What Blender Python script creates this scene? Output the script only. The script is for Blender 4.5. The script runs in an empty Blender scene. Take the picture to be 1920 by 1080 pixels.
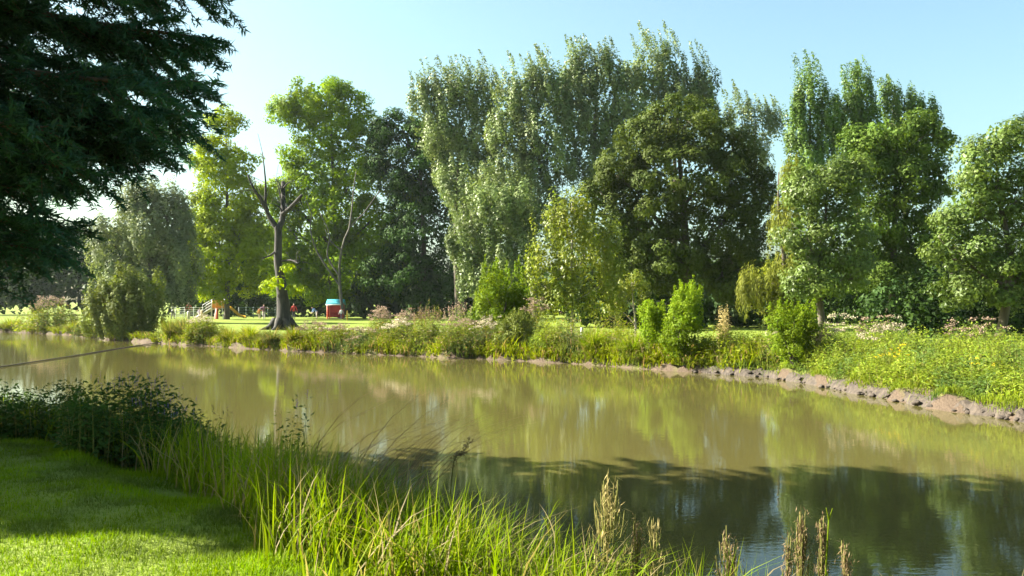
import bpy, math
import numpy as np
from mathutils import Vector

# ------------------------------------------------------------------ camera, sky, sun, exposure
scene = bpy.context.scene
EYE = 2.25                    # eye height above the pond surface (z = 0)
F, HZ = 1732.0, 567.0         # focal length and horizon row, for a 1920 px wide picture
cam_d = bpy.data.cameras.new('camera')
cam_d.sensor_width = 36.0
cam_d.lens = F / 1920 * 36
cam_d.shift_y = (HZ - 540) / 1920
cam_d.clip_start, cam_d.clip_end = 0.1, 6000
cam = bpy.data.objects.new('camera', cam_d)
scene.collection.objects.link(cam)
cam.location = (0, 0, EYE)
cam.rotation_euler = (math.radians(90), 0, 0)
scene.camera = cam

SUN_AZ, SUN_EL = math.radians(-78), math.radians(33)     # azimuth clockwise from +Y
world = bpy.data.worlds.new('World')
scene.world = world
world.use_nodes = True
wn, wl = world.node_tree.nodes, world.node_tree.links
sky = wn.new('ShaderNodeTexSky')
sky.sky_type = 'NISHITA'
sky.sun_disc = False
sky.sun_elevation = SUN_EL
sky.sun_rotation = SUN_AZ % (2 * math.pi)
sky.air_density, sky.dust_density, sky.ozone_density = 1.0, 2.8, 0.6
tint = wn.new('ShaderNodeMix'); tint.data_type = 'RGBA'; tint.blend_type = 'MULTIPLY'
tint.inputs[0].default_value = 1.0
tint.inputs[7].default_value = (0.90, 1.08, 0.97, 1)
wl.new(sky.outputs[0], tint.inputs[6])
wl.new(tint.outputs[2], wn['Background'].inputs[0])
wn['Background'].inputs[1].default_value = 0.05

sun_d = bpy.data.lights.new('sun', 'SUN')
sun_d.energy, sun_d.angle, sun_d.color = 5.0, math.radians(0.53), (1.0, 0.94, 0.80)
sun = bpy.data.objects.new('sun', sun_d)
scene.collection.objects.link(sun)
to_sun = Vector((math.cos(SUN_EL) * math.sin(SUN_AZ), math.cos(SUN_EL) * math.cos(SUN_AZ), math.sin(SUN_EL)))
sun.rotation_euler = to_sun.to_track_quat('Z', 'Y').to_euler()

vs = scene.view_settings
vs.view_transform, vs.look, vs.exposure, vs.gamma = 'Standard', 'None', 2.55, 1.0
vs.use_curve_mapping = False
scene.cycles.max_bounces = 8
scene.cycles.transparent_max_bounces = 4

# ------------------------------------------------------------------ helpers
COL = scene.collection
rng = np.random.default_rng(7)

def P(px, py, D):
    """World point seen at a pixel of the 1920x1080 picture, D metres away."""
    return np.array([(px - 960) / F * D, D, EYE - (py - HZ) / F * D])

def norm(v):
    return v / np.maximum(np.linalg.norm(v, axis=-1, keepdims=True), 1e-9)

def link(name, me, mat=None, parent=None, smooth=False):
    o = bpy.data.objects.new(name, me)
    COL.objects.link(o)
    if mat is not None and not me.materials:
        me.materials.append(mat)
    if smooth:
        me.polygons.foreach_set('use_smooth', np.ones(len(me.polygons), dtype=bool))
    if parent is not None:
        o.parent = parent
        o.matrix_parent_inverse = parent.matrix_basis.inverted()
    return o

def thing(name, label, cat, loc, group=None):
    o = bpy.data.objects.new(name, None)
    COL.objects.link(o)
    o.empty_display_size = 0.2
    o.location = tuple(float(a) for a in loc)
    return tag(o, label, cat, group)

def tag(o, label=None, cat=None, group=None, kind=None):
    if label: o['label'] = label
    if cat: o['category'] = cat
    if group: o['group'] = group
    if kind: o['kind'] = kind
    return o

def mesh_np(name, V, faces, rnd=None):
    """faces: list of int arrays (n,k)."""
    me = bpy.data.meshes.new(name)
    V = np.ascontiguousarray(V, dtype=np.float32)
    me.vertices.add(len(V))
    me.vertices.foreach_set('co', V.ravel())
    starts, loops, at = [], [], 0
    for f in faces:
        if len(f) == 0: continue
        n, k = f.shape
        starts.append(at + np.arange(n) * k)
        loops.append(f.ravel())
        at += n * k
    loops = np.concatenate(loops).astype(np.int32)
    starts = np.concatenate(starts).astype(np.int32)
    me.loops.add(len(loops))
    me.loops.foreach_set('vertex_index', loops)
    me.polygons.add(len(starts))
    me.polygons.foreach_set('loop_start', starts)
    if rnd is not None:
        a = me.attributes.new('rnd', 'FLOAT', 'POINT')
        a.data.foreach_set('value', np.ascontiguousarray(rnd, dtype=np.float32))
    me.update(calc_edges=True)
    me.validate()
    return me

class Geo:
    """Collects vertices, faces and the per-vertex value 'rnd' for one mesh."""
    def __init__(s): s.V, s.F3, s.F4, s.R, s.n = [], [], [], [], 0
    def add(s, V, f4=None, f3=None, r=None):
        V = np.asarray(V, float)
        if f4 is not None and len(f4): s.F4.append(np.asarray(f4) + s.n)
        if f3 is not None and len(f3): s.F3.append(np.asarray(f3) + s.n)
        s.V.append(V); s.R.append(np.full(len(V), 0.5) if r is None else r); s.n += len(V)
    def build(s, name, mat, parent=None, smooth=False):
        if not s.n: return None
        fs = []
        if s.F4: fs.append(np.concatenate(s.F4))
        if s.F3: fs.append(np.concatenate(s.F3))
        V = np.concatenate(s.V)
        if parent is not None:
            V = V - np.array(parent.location)
            if parent.parent is not None: V = V - np.array(parent.parent.location)
        me = mesh_np(name, V, fs, np.concatenate(s.R))
        o = link(name, me, mat, None, smooth)
        if parent is not None: o.parent = parent
        return o

def leaves(g, C, N, L, W, along=None, r=None, tri=False):
    """Diamond leaves: centres C, facing N, length L, width W; along = preferred leaf axis."""
    n = len(C)
    if n == 0: return
    t = rng.normal(size=(n, 3)) if along is None else along + rng.normal(size=(n, 3)) * 0.25
    t = norm(t - N * np.sum(t * N, 1, keepdims=True))
    b = np.cross(N, t)
    L = np.broadcast_to(L, n)[:, None] * 0.5
    W = np.broadcast_to(W, n)[:, None] * 0.5
    if tri:
        V = np.stack([C - t * L + b * W, C - t * L * .7 - b * W, C + t * L], 1).reshape(-1, 3)
        rr = rng.random(n) if r is None else r
        g.add(V, f3=np.arange(3 * n).reshape(n, 3), r=np.repeat(rr, 3))
        return
    fold = N * (W * 0.35)
    V = np.stack([C - t * L, C + b * W + fold, C + t * L, C - b * W + fold], 1).reshape(-1, 3)
    rr = rng.random(n) if r is None else r
    g.add(V, f4=np.arange(4 * n).reshape(n, 4), r=np.repeat(rr, 4))

def blades(g, B, H, W, lean, bend, r=None, seg=3, tipdrop=0.0):
    """Grass blades: base B, length H, width W, unit horizontal lean, bend amount."""
    n = len(B)
    if n == 0: return
    H = np.broadcast_to(H, n)[:, None]; W = np.broadcast_to(W, n)[:, None]
    bend = np.broadcast_to(bend, n)[:, None]; tipdrop = np.broadcast_to(tipdrop, n)[:, None]
    side = norm(np.stack([-lean[:, 1], lean[:, 0], np.zeros(n)], 1) + rng.normal(size=(n, 3)) * [0.5, 0.5, 0])
    ring = []
    for i in range(seg + 1):
        t = i / seg
        p = B + lean * (H * bend * t ** 1.7)
        p = p + np.array([0, 0, 1.0]) * (H * (t * (1 - 0.35 * bend * t) - tipdrop * t ** 3))
        w = W * 0.5 * (1.0 - t) ** 0.6 if i < seg else W * 0.02
        ring += [p - side * w, p + side * w]
    V = np.stack(ring, 1).reshape(-1, 3)
    k = 2 * (seg + 1)
    o = (np.arange(n) * k)[:, None]
    fs = np.concatenate([o + np.array([2 * i, 2 * i + 1, 2 * i + 3, 2 * i + 2]) for i in range(seg)])
    rr = rng.random(n) if r is None else r
    g.add(V, f4=fs, r=np.repeat(rr, k))

def tube(g, pts, rad, n=8, r=0.5, flare=0.0):
    pts = np.asarray(pts, float); rad = np.broadcast_to(rad, len(pts)).astype(float)
    d = norm(np.gradient(pts, axis=0))
    up = np.array([0.13, 0.97, 0.2]) if abs(d[0][1]) < 0.8 else np.array([1.0, 0, 0.1])
    a = norm(np.cross(d, up)); b = np.cross(d, a)
    th = np.arange(n) / n * 2 * np.pi
    wob = 1 + (rng.random((len(pts), n)) - 0.5) * 0.12
    if flare: wob[0] = 1 + flare * (0.5 + 0.5 * np.cos(th * 4 + 1))
    V = pts[:, None] + (a[:, None] * np.cos(th)[None, :, None] + b[:, None] * np.sin(th)[None, :, None]) * (rad[:, None] * wob)[..., None]
    m = len(pts); i = np.arange(m - 1)[:, None] * n; j = np.arange(n)[None]
    q = np.stack([i + j, i + (j + 1) % n, i + n + (j + 1) % n, i + n + j], -1).reshape(-1, 4)
    V = np.concatenate([V.reshape(-1, 3), [pts[-1] + d[-1] * rad[-1] * 0.5]])
    l = (m - 1) * n
    tip = np.stack([l + np.arange(n), l + (np.arange(n) + 1) % n, np.full(n, m * n)], -1)
    g.add(V, f4=q, f3=tip, r=np.full(len(V), r))

def curve(ctrl, n=10):
    """Catmull-Rom through control points."""
    c = np.asarray(ctrl, float)
    if len(c) == 2: return c[0] + (c[1] - c[0]) * np.linspace(0, 1, n)[:, None]
    c = np.concatenate([[2 * c[0] - c[1]], c, [2 * c[-1] - c[-2]]])
    out = []
    per = max(2, n // (len(c) - 3))
    for k in range(1, len(c) - 2):
        for t in np.linspace(0, 1, per, endpoint=(k == len(c) - 3)):
            a, b, d, e = c[k - 1], c[k], c[k + 1], c[k + 2]
            out.append(0.5 * (2 * b + (d - a) * t + (2 * a - 5 * b + 4 * d - e) * t ** 2 + (3 * b - a - 3 * d + e) * t ** 3))
    return np.array(out)

def box(g, c, s, rz=0.0, r=0.5, rx=0.0, ry=0.0):
    x, y, z = np.asarray(s, float) / 2
    bv = min(x, y, z) * 0.25
    V = []
    for sx in (-1, 1):
        for sy in (-1, 1):
            for sz in (-1, 1):
                V += [(sx * (x - bv), sy * y, sz * z), (sx * x, sy * (y - bv), sz * z), (sx * x, sy * y, sz * (z - bv))]
    import bmesh
    bm = bmesh.new()
    for v in V: bm.verts.new(v)
    bmesh.ops.convex_hull(bm, input=bm.verts[:])
    bm.verts.ensure_lookup_table(); bm.verts.index_update()
    VV = np.array([v.co[:] for v in bm.verts])
    tri = []
    for f in bm.faces:
        ix = [v.index for v in f.verts]
        for k in range(1, len(ix) - 1): tri.append((ix[0], ix[k], ix[k + 1]))
    bm.free()
    def R(a, i, j):
        m = np.eye(3); m[i, i] = m[j, j] = math.cos(a); m[i, j] = -math.sin(a); m[j, i] = math.sin(a); return m
    VV = VV @ R(rx, 1, 2).T @ R(ry, 2, 0).T @ R(rz, 0, 1).T
    g.add(VV + np.asarray(c, float), f3=np.array(tri), r=np.full(len(VV), r))

# ------------------------------------------------------------------ materials
def new_mat(name):
    m = bpy.data.materials.new(name); m.use_nodes = True
    return m, m.node_tree.nodes, m.node_tree.links

def rgb(c): return (*c, 1.0)

def mix_col(n, l, fac, a, b, mode='MIX'):
    x = n.new('ShaderNodeMix'); x.data_type = 'RGBA'; x.blend_type = mode
    for sock, v in ((x.inputs[0], fac), (x.inputs[6], a), (x.inputs[7], b)):
        if isinstance(v, (int, float)): sock.default_value = v
        elif isinstance(v, tuple): sock.default_value = rgb(v)
        else: l.new(v, sock)
    return x.outputs[2]

def leaf_mat(name, c1, c2, trans=0.35, rough=0.6, spec=0.08, clump=0.35, dead=None, glow=(1.25, 1.25, 0.55), sat=1.18, patch=None):
    """Leaf colour c1..c2 by leaf, a slow drift from branch to branch, light coming through the blade."""
    m, n, l = new_mat(name)
    at = n.new('ShaderNodeAttribute'); at.attribute_name = 'rnd'
    geo = n.new('ShaderNodeNewGeometry')
    nz = n.new('ShaderNodeTexNoise'); nz.inputs['Scale'].default_value = clump
    nz.inputs['Detail'].default_value = 3
    l.new(geo.outputs['Position'], nz.inputs['Vector'])
    c = mix_col(n, l, at.outputs['Fac'], c1, c2)
    ramp = n.new('ShaderNodeMapRange')
    ramp.inputs[1].default_value, ramp.inputs[2].default_value = 0.35, 0.65
    ramp.inputs[3].default_value, ramp.inputs[4].default_value = 0.72, 1.28
    l.new(nz.outputs['Fac'], ramp.inputs[0])
    hsv = n.new('ShaderNodeHueSaturation'); hsv.inputs['Saturation'].default_value = sat
    l.new(c, hsv.inputs['Color']); l.new(ramp.outputs[0], hsv.inputs['Value'])
    c = hsv.outputs[0]
    if patch is not None:
        pn = n.new('ShaderNodeTexNoise'); pn.inputs['Scale'].default_value = patch[1]; pn.inputs['Detail'].default_value = 2
        l.new(geo.outputs['Position'], pn.inputs['Vector'])
        pr = n.new('ShaderNodeMapRange'); pr.inputs[1].default_value, pr.inputs[2].default_value = 0.45, 0.62
        l.new(pn.outputs['Fac'], pr.inputs[0])
        c = mix_col(n, l, pr.outputs[0], c, patch[0])
    if dead is not None:
        gt = n.new('ShaderNodeMath'); gt.operation = 'GREATER_THAN'; gt.inputs[1].default_value = dead[0]
        l.new(at.outputs['Fac'], gt.inputs[0])
        c = mix_col(n, l, gt.outputs[0], c, dead[1])
    pb = n['Principled BSDF']
    pb.inputs['Roughness'].default_value = rough
    pb.inputs['Specular IOR Level'].default_value = spec
    l.new(c, pb.inputs['Base Color'])
    tr = n.new('ShaderNodeBsdfTranslucent')
    l.new(mix_col(n, l, 1.0, c, glow, 'MULTIPLY'), tr.inputs['Color'])
    mx = n.new('ShaderNodeMixShader'); mx.inputs[0].default_value = trans
    l.new(pb.outputs[0], mx.inputs[1]); l.new(tr.outputs[0], mx.inputs[2])
    l.new(mx.outputs[0], n['Material Output'].inputs[0])
    return m

def bark_mat(name, c1, c2, scale=3.0, bump=0.6):
    m, n, l = new_mat(name)
    tc = n.new('ShaderNodeNewGeometry')
    mp = n.new('ShaderNodeMapping'); mp.inputs['Scale'].default_value = (scale, scale, scale * 0.22)
    l.new(tc.outputs['Position'], mp.inputs[0])
    nz = n.new('ShaderNodeTexNoise'); nz.inputs['Scale'].default_value = 1.6; nz.inputs['Detail'].default_value = 7
    l.new(mp.outputs[0], nz.inputs['Vector'])
    cr = n.new('ShaderNodeMapRange'); cr.inputs[1].default_value, cr.inputs[2].default_value = 0.35, 0.68
    l.new(nz.outputs['Fac'], cr.inputs[0])
    l.new(mix_col(n, l, cr.outputs[0], c1, c2), n['Principled BSDF'].inputs['Base Color'])
    bp = n.new('ShaderNodeBump'); bp.inputs['Strength'].default_value = bump; bp.inputs['Distance'].default_value = 0.06
    l.new(nz.outputs['Fac'], bp.inputs['Height']); l.new(bp.outputs[0], n['Principled BSDF'].inputs['Normal'])
    n['Principled BSDF'].inputs['Roughness'].default_value = 0.9
    return m

def paint_mat(name, c, rough=0.5, var=0.12, scale=3.0):
    m, n, l = new_mat(name)
    tc = n.new('ShaderNodeTexCoord')
    nz = n.new('ShaderNodeTexNoise'); nz.inputs['Scale'].default_value = scale; nz.inputs['Detail'].default_value = 5
    l.new(tc.outputs['Object'], nz.inputs['Vector'])
    d = tuple(v * (1 - 2 * var) for v in c)
    l.new(mix_col(n, l, nz.outputs['Fac'], d, c), n['Principled BSDF'].inputs['Base Color'])
    n['Principled BSDF'].inputs['Roughness'].default_value = rough
    return m

M = {}
M['cypress'] = leaf_mat('cypress needles', (0.029, 0.076, 0.055), (0.051, 0.110, 0.068), 0.30, 0.6, 0.2)
M['maple'] = leaf_mat('yellow green maple leaves', (0.173, 0.235, 0.022), (0.263, 0.305, 0.030), 0.40)
M['lime'] = leaf_mat('lime tree leaves', (0.114, 0.186, 0.030), (0.203, 0.261, 0.039), 0.38)
M['dark'] = leaf_mat('dark horse chestnut leaves', (0.022, 0.050, 0.014), (0.045, 0.080, 0.018), 0.25)
M['poplar'] = leaf_mat('silvery poplar leaves', (0.099, 0.142, 0.057), (0.198, 0.223, 0.109), 0.25, 0.45, 0.18, glow=(1.2, 1.25, 0.7))
M['olive'] = leaf_mat('olive brown oak leaves', (0.044, 0.065, 0.019), (0.077, 0.093, 0.026), 0.25)
M['young'] = leaf_mat('young aspen leaves', (0.108, 0.150, 0.034), (0.192, 0.198, 0.048), 0.35, 0.42, 0.18)
M['lombardy'] = leaf_mat('lombardy poplar leaves', (0.076, 0.131, 0.037), (0.137, 0.189, 0.059), 0.28, 0.45, 0.18)
M['green'] = leaf_mat('fresh green tree leaves', (0.062, 0.104, 0.028), (0.117, 0.155, 0.045), 0.32)
M['alder'] = leaf_mat('pale alder leaves', (0.063, 0.098, 0.029), (0.116, 0.146, 0.051), 0.30, 0.42, 0.18)
M['willow'] = leaf_mat('grey green willow leaves', (0.114, 0.144, 0.074), (0.198, 0.216, 0.132), 0.25)
M['weep'] = leaf_mat('weeping willow leaves', (0.119, 0.138, 0.035), (0.188, 0.194, 0.056), 0.35)
M['bush'] = leaf_mat('olive green willow shrub leaves', (0.085, 0.111, 0.034), (0.150, 0.163, 0.058), 0.28)
M['shrub'] = leaf_mat('bright green shrub leaves', (0.098, 0.158, 0.027), (0.174, 0.213, 0.045), 0.42)
M['herb'] = leaf_mat('bank herb leaves', (0.120, 0.160, 0.022), (0.210, 0.220, 0.045), 0.42, dead=(0.88, (0.24, 0.17, 0.09)), patch=((0.075, 0.105, 0.030), 0.55))
M['meadow'] = leaf_mat('tall meadow herb leaves', (0.126, 0.190, 0.022), (0.217, 0.246, 0.038), 0.42, clump=1.4, patch=((0.090, 0.145, 0.035), 1.1), sat=1.05)
M['sedge'] = leaf_mat('sedge blades', (0.125, 0.165, 0.018), (0.215, 0.215, 0.040), 0.42, dead=(0.85, (0.24, 0.18, 0.09)), patch=((0.095, 0.110, 0.035), 0.5))
M['reed'] = leaf_mat('reed blades', (0.100, 0.160, 0.020), (0.190, 0.215, 0.045), 0.45, dead=(0.80, (0.26, 0.21, 0.11)))
M['lawn'] = leaf_mat('lawn blades', (0.102, 0.190, 0.009), (0.180, 0.241, 0.018), 0.40, clump=1.2, patch=((0.090, 0.130, 0.020), 1.6))
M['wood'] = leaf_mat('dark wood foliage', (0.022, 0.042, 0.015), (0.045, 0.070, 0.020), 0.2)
M['pink'] = leaf_mat('faded pink flower heads', (0.203, 0.146, 0.096), (0.360, 0.259, 0.191), 0.25, glow=(1, 1, 1), sat=1.0)
M['cream'] = leaf_mat('cream flower heads', (0.324, 0.281, 0.173), (0.540, 0.454, 0.346), 0.25, glow=(1, 1, 1), sat=1.0)
M['yellow'] = leaf_mat('yellow ragwort flowers', (0.50, 0.36, 0.01), (0.70, 0.52, 0.02), 0.25, glow=(1, 1, 1), sat=1.0)
M['seed'] = leaf_mat('brown seed heads', (0.13, 0.085, 0.045), (0.27, 0.19, 0.105), 0.25, glow=(1, 1, 1), sat=1.0)
M['straw'] = leaf_mat('dry straw plume', (0.26, 0.21, 0.08), (0.40, 0.32, 0.14), 0.3, glow=(1, 1, 1), sat=1.0)
M['shade_herb'] = leaf_mat('shade-darkened herb leaves', (0.032, 0.066, 0.020), (0.058, 0.098, 0.028), 0.3)  # herb green darkened to put the near bank's shade into the leaf colour
M['violet'] = leaf_mat('violet flower spikes', (0.16, 0.11, 0.28), (0.25, 0.18, 0.40), 0.25, glow=(1, 1, 1), sat=1.0)
M['stem'] = leaf_mat('pale green stems', (0.12, 0.13, 0.04), (0.20, 0.18, 0.08), 0.2)
M['bark'] = bark_mat('brown bark', (0.035, 0.026, 0.018), (0.105, 0.085, 0.062))
M['bark_dark'] = bark_mat('dark furrowed bark', (0.012, 0.010, 0.009), (0.045, 0.038, 0.032))
M['bark_pale'] = bark_mat('pale birch bark', (0.15, 0.12, 0.09), (0.46, 0.42, 0.36), 5)
M['bark_grey'] = bark_mat('grey limb bark', (0.05, 0.042, 0.034), (0.15, 0.13, 0.105), 4)
M['bark_red'] = bark_mat('reddish cypress bark', (0.045, 0.026, 0.018), (0.12, 0.07, 0.045))
M['rope'] = bark_mat('wet dark rope', (0.03, 0.022, 0.015), (0.07, 0.05, 0.035), 40)
M['mud'] = bark_mat('dried pinkish mud', (0.024, 0.017, 0.012), (0.068, 0.050, 0.037), 6, 0.9)

# ------------------------------------------------------------------ the ground, the pond
NEAR = np.array([(-90, 40), (-60, 33), (-38, 27), (-20, 20), (-10, 15.5), (-6.5, 13.0), (-4.2, 11.3), (-2.4, 9.6), (-1.0, 8.0),
                 (0.0, 6.3), (1.2, 5.4), (2.5, 4.9), (4.0, 4.4), (8, 3.0), (16, 0), (40, -8), (70, -16)], float)
SHORE_PX = [(0, 622), (80, 626), (150, 630), (200, 637), (305, 645), (420, 651), (530, 658), (700, 665), (850, 672), (1000, 678),
            (1150, 688), (1280, 697), (1450, 709), (1600, 737), (1750, 766), (1920, 791)]
FAR = [(-95, 92), (-60, 80)]
for px, py in SHORE_PX:
    D = EYE * F / (py - HZ)
    FAR.append(((px - 960) / F * D, D))
FAR = np.array(FAR + [(13.5, 14.6), (20, 10.5), (34, 4), (70, -6)], float)
POND = np.concatenate([NEAR, FAR[::-1]])

def seg_dist(X, Y, pl):
    d = np.full(X.shape, 1e9)
    for (ax, ay), (bx, by) in zip(pl[:-1], pl[1:]):
        vx, vy = bx - ax, by - ay
        t = np.clip(((X - ax) * vx + (Y - ay) * vy) / (vx * vx + vy * vy), 0, 1)
        d = np.minimum(d, np.hypot(X - ax - t * vx, Y - ay - t * vy))
    return d

def inside(X, Y):
    c = np.zeros(X.shape, bool)
    j = len(POND) - 1
    for i in range(len(POND)):
        xi, yi = POND[i]; xj, yj = POND[j]
        if yi != yj:
            c ^= ((yi > Y) != (yj > Y)) & (X < (xj - xi) * (Y - yi) / (yj - yi) + xi)
        j = i
    return c

def sstep(t):
    t = np.clip(t, 0, 1); return t * t * (3 - 2 * t)

def ground_info(X, Y):
    X = np.asarray(X, float); Y = np.asarray(Y, float)
    dn, df = seg_dist(X, Y, NEAR), seg_dist(X, Y, FAR)
    d = np.minimum(dn, df)
    wob = 0.13 * np.sin(2.3 * X + 0.7 * Y) + 0.10 * np.sin(1.1 * X - 3.1 * Y + 1) + 0.07 * np.sin(5.3 * X + 4.1 * Y)
    d = np.where(inside(X, Y), -d, d) + wob
    top = 0.65 + (0.43 - 0.65) * sstep(dn / (dn + df + 1e-6) * 1.6 - 0.3)
    bank = 0.26 * sstep(d / 0.22) + (top - 0.26) * sstep((d - 0.1) / 1.6)
    z = np.where(d >= 0, bank, np.maximum(-0.12 + d * 0.5, -1.2))
    amp = sstep((d - 0.8) / 3)
    z = z + amp * (0.035 * np.sin(0.5 * X + 0.2) * np.cos(0.43 * Y) + 0.02 * np.sin(1.3 * X + 0.9 * Y))
    z = z + np.where(d >= 0, 1, 0) * (1 - amp) * 0.05 * np.sin(3.7 * X + 1.9 * Y) * np.sin(2.9 * Y - 1.2 * X)
    return z, d, dn, df

def gz(x, y):
    return float(ground_info(np.array([x]), np.array([y]))[0][0])

def axis(lo, hi, step, far_lo, far_hi):
    a = list(np.arange(lo, hi, step))
    s, x = step, a[-1]
    while x < far_hi: s *= 1.25; x += s; a.append(x)
    s, x, pre = step, lo, []
    while x > far_lo: s *= 1.25; x -= s; pre.append(x)
    return np.array(pre[::-1] + a)

gx, gy = axis(-46, 24, 0.40, -2500, 2500), axis(2, 78, 0.40, -300, 4500)
GX, GY = np.meshgrid(gx, gy)
GZ, GD, _, _ = ground_info(GX, GY)
nx, ny = len(gx), len(gy)
ii = (np.arange(ny - 1)[:, None] * nx + np.arange(nx - 1)[None]).ravel()
gm = mesh_np('ground', np.stack([GX, GY, GZ], -1).reshape(-1, 3), [np.stack([ii, ii + 1, ii + nx + 1, ii + nx], 1)],
             (1 - sstep((GD - 0.30) / 0.30)).ravel())

def ground_material():
    m, n, l = new_mat('park grass and bank soil')
    geo = n.new('ShaderNodeNewGeometry')
    def noise(s, d=6):
        x = n.new('ShaderNodeTexNoise'); x.inputs['Scale'].default_value = s; x.inputs['Detail'].default_value = d
        l.new(geo.outputs['Position'], x.inputs['Vector']); return x.outputs['Fac']
    big, mid, fine = noise(0.12, 3), noise(1.1), noise(22, 8)
    c = mix_col(n, l, mid, (0.085, 0.155, 0.012), (0.150, 0.205, 0.022))
    c = mix_col(n, l, big, c, (0.170, 0.195, 0.030))
    f = n.new('ShaderNodeMapRange'); f.inputs[3].default_value, f.inputs[4].default_value = 0.55, 1.35
    l.new(fine, f.inputs[0])
    h = n.new('ShaderNodeHueSaturation'); l.new(c, h.inputs['Color']); l.new(f.outputs[0], h.inputs['Value'])
    at = n.new('ShaderNodeAttribute'); at.attribute_name = 'rnd'
    soil = mix_col(n, l, fine, (0.040, 0.028, 0.019), (0.120, 0.086, 0.062))
    c = mix_col(n, l, at.outputs['Fac'], h.outputs[0], soil)
    pb = n['Principled BSDF']; l.new(c, pb.inputs['Base Color'])
    pb.inputs['Roughness'].default_value = 0.9; pb.inputs['Specular IOR Level'].default_value = 0.15
    bp = n.new('ShaderNodeBump'); bp.inputs['Strength'].default_value = 0.7; bp.inputs['Distance'].default_value = 0.05
    l.new(fine, bp.inputs['Height']); l.new(bp.outputs[0], pb.inputs['Normal'])
    return m

tag(link('ground', gm, ground_material(), smooth=True), kind='structure')

def water_material():
    m, n, l = new_mat('muddy pond water')
    geo = n.new('ShaderNodeNewGeometry')
    def noise(s, sc, d=3, rough=0.5):
        mp = n.new('ShaderNodeMapping'); mp.inputs['Scale'].default_value = sc
        l.new(geo.outputs['Position'], mp.inputs[0])
        x = n.new('ShaderNodeTexNoise'); x.inputs['Scale'].default_value = s
        x.inputs['Detail'].default_value = d; x.inputs['Roughness'].default_value = rough
        l.new(mp.outputs[0], x.inputs['Vector']); return x.outputs['Fac']
    mud = mix_col(n, l, noise(0.25, (1, 1, 1), 5), (0.066, 0.059, 0.018), (0.083, 0.073, 0.024))
    pb = n['Principled BSDF']
    l.new(mud, pb.inputs['Base Color'])
    pb.inputs['Roughness'].default_value = 0.012
    pb.inputs['IOR'].default_value = 1.33
    # calm swell, fine ripple, and a breeze-ruffled sheet in the far left arm of the pond
    sep = n.new('ShaderNodeSeparateXYZ'); l.new(geo.outputs['Position'], sep.inputs[0])
    arm = n.new('ShaderNodeMapRange'); arm.interpolation_type = 'SMOOTHSTEP'
    arm.inputs[1].default_value, arm.inputs[2].default_value = 52, 58
    arm.inputs[3].default_value, arm.inputs[4].default_value = 1.0, 9.0
    l.new(sep.outputs['Y'], arm.inputs[0])
    s1, s2 = noise(0.9, (1, 1.6, 1), 2), noise(7.0, (1, 1.8, 1), 3)
    a = n.new('ShaderNodeMath'); a.operation = 'MULTIPLY'; a.inputs[1].default_value = 0.0013
    l.new(s1, a.inputs[0])
    b = n.new('ShaderNodeMath'); b.operation = 'MULTIPLY'; b.inputs[1].default_value = 0.0007
    l.new(s2, b.inputs[0])
    b2 = n.new('ShaderNodeMath'); b2.operation = 'MULTIPLY'
    l.new(b.outputs[0], b2.inputs[0]); l.new(arm.outputs[0], b2.inputs[1])
    ad = n.new('ShaderNodeMath'); ad.operation = 'ADD'
    l.new(a.outputs[0], ad.inputs[0]); l.new(b2.outputs[0], ad.inputs[1])
    bp = n.new('ShaderNodeBump'); bp.inputs['Strength'].default_value = 1.0; bp.inputs['Distance'].default_value = 1.0
    l.new(ad.outputs[0], bp.inputs['Height']); l.new(bp.outputs[0], pb.inputs['Normal'])
    return m

wv = np.array([(-140, -60, 0), (140, -60, 0), (140, 140, 0), (-140, 140, 0)], float)
tag(link('pond_water', mesh_np('pond_water', wv, [np.array([[0, 1, 2, 3]])]), water_material()), kind='structure')

# footpath behind the far bank
pp = curve([(-14, 66, 0), (-4, 58, 0), (3.2, 50.5, 0), (6, 43, 0), (8.8, 35.4, 0), (13, 30, 0), (22, 22.5, 0), (40, 15, 0)], 140)
dv = norm(np.gradient(pp, axis=0)); sd = np.stack([-dv[:, 1], dv[:, 0], 0 * dv[:, 0]], 1)
cols = []
for k, u in enumerate(np.linspace(-0.85, 0.85, 5)):
    q = pp + sd * (u + 0.08 * np.sin(pp[:, 1:2] * 2.1 + k))
    q[:, 2] = ground_info(q[:, 0], q[:, 1])[0] + 0.02 - (0.03 if k in (0, 4) else 0)
    cols.append(q)
V = np.stack(cols, 1); m_ = len(pp)
ii = (np.arange(m_ - 1)[:, None] * 5 + np.arange(4)[None]).ravel()
pm = bark_mat('trodden earth path', (0.20, 0.15, 0.11), (0.36, 0.29, 0.23), 2, 0.4)
tag(link('path', mesh_np('path', V.reshape(-1, 3), [np.stack([ii, ii + 1, ii + 6, ii + 5], 1)]), pm, smooth=True), kind='structure')

# ------------------------------------------------------------------ trees
def make_lobes(D, px_lobes, depth=0.85):
    out = []
    for lo in px_lobes:
        px, py, rx, ry = lo[:4]
        dD = lo[4] if len(lo) > 4 else 0.0
        c = P(px, py, D); c[1] += dD
        s = D / F
        out.append((c, np.array([rx * s, max(rx, 0.6 * ry) * s * depth, ry * s])))
    return out

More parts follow.
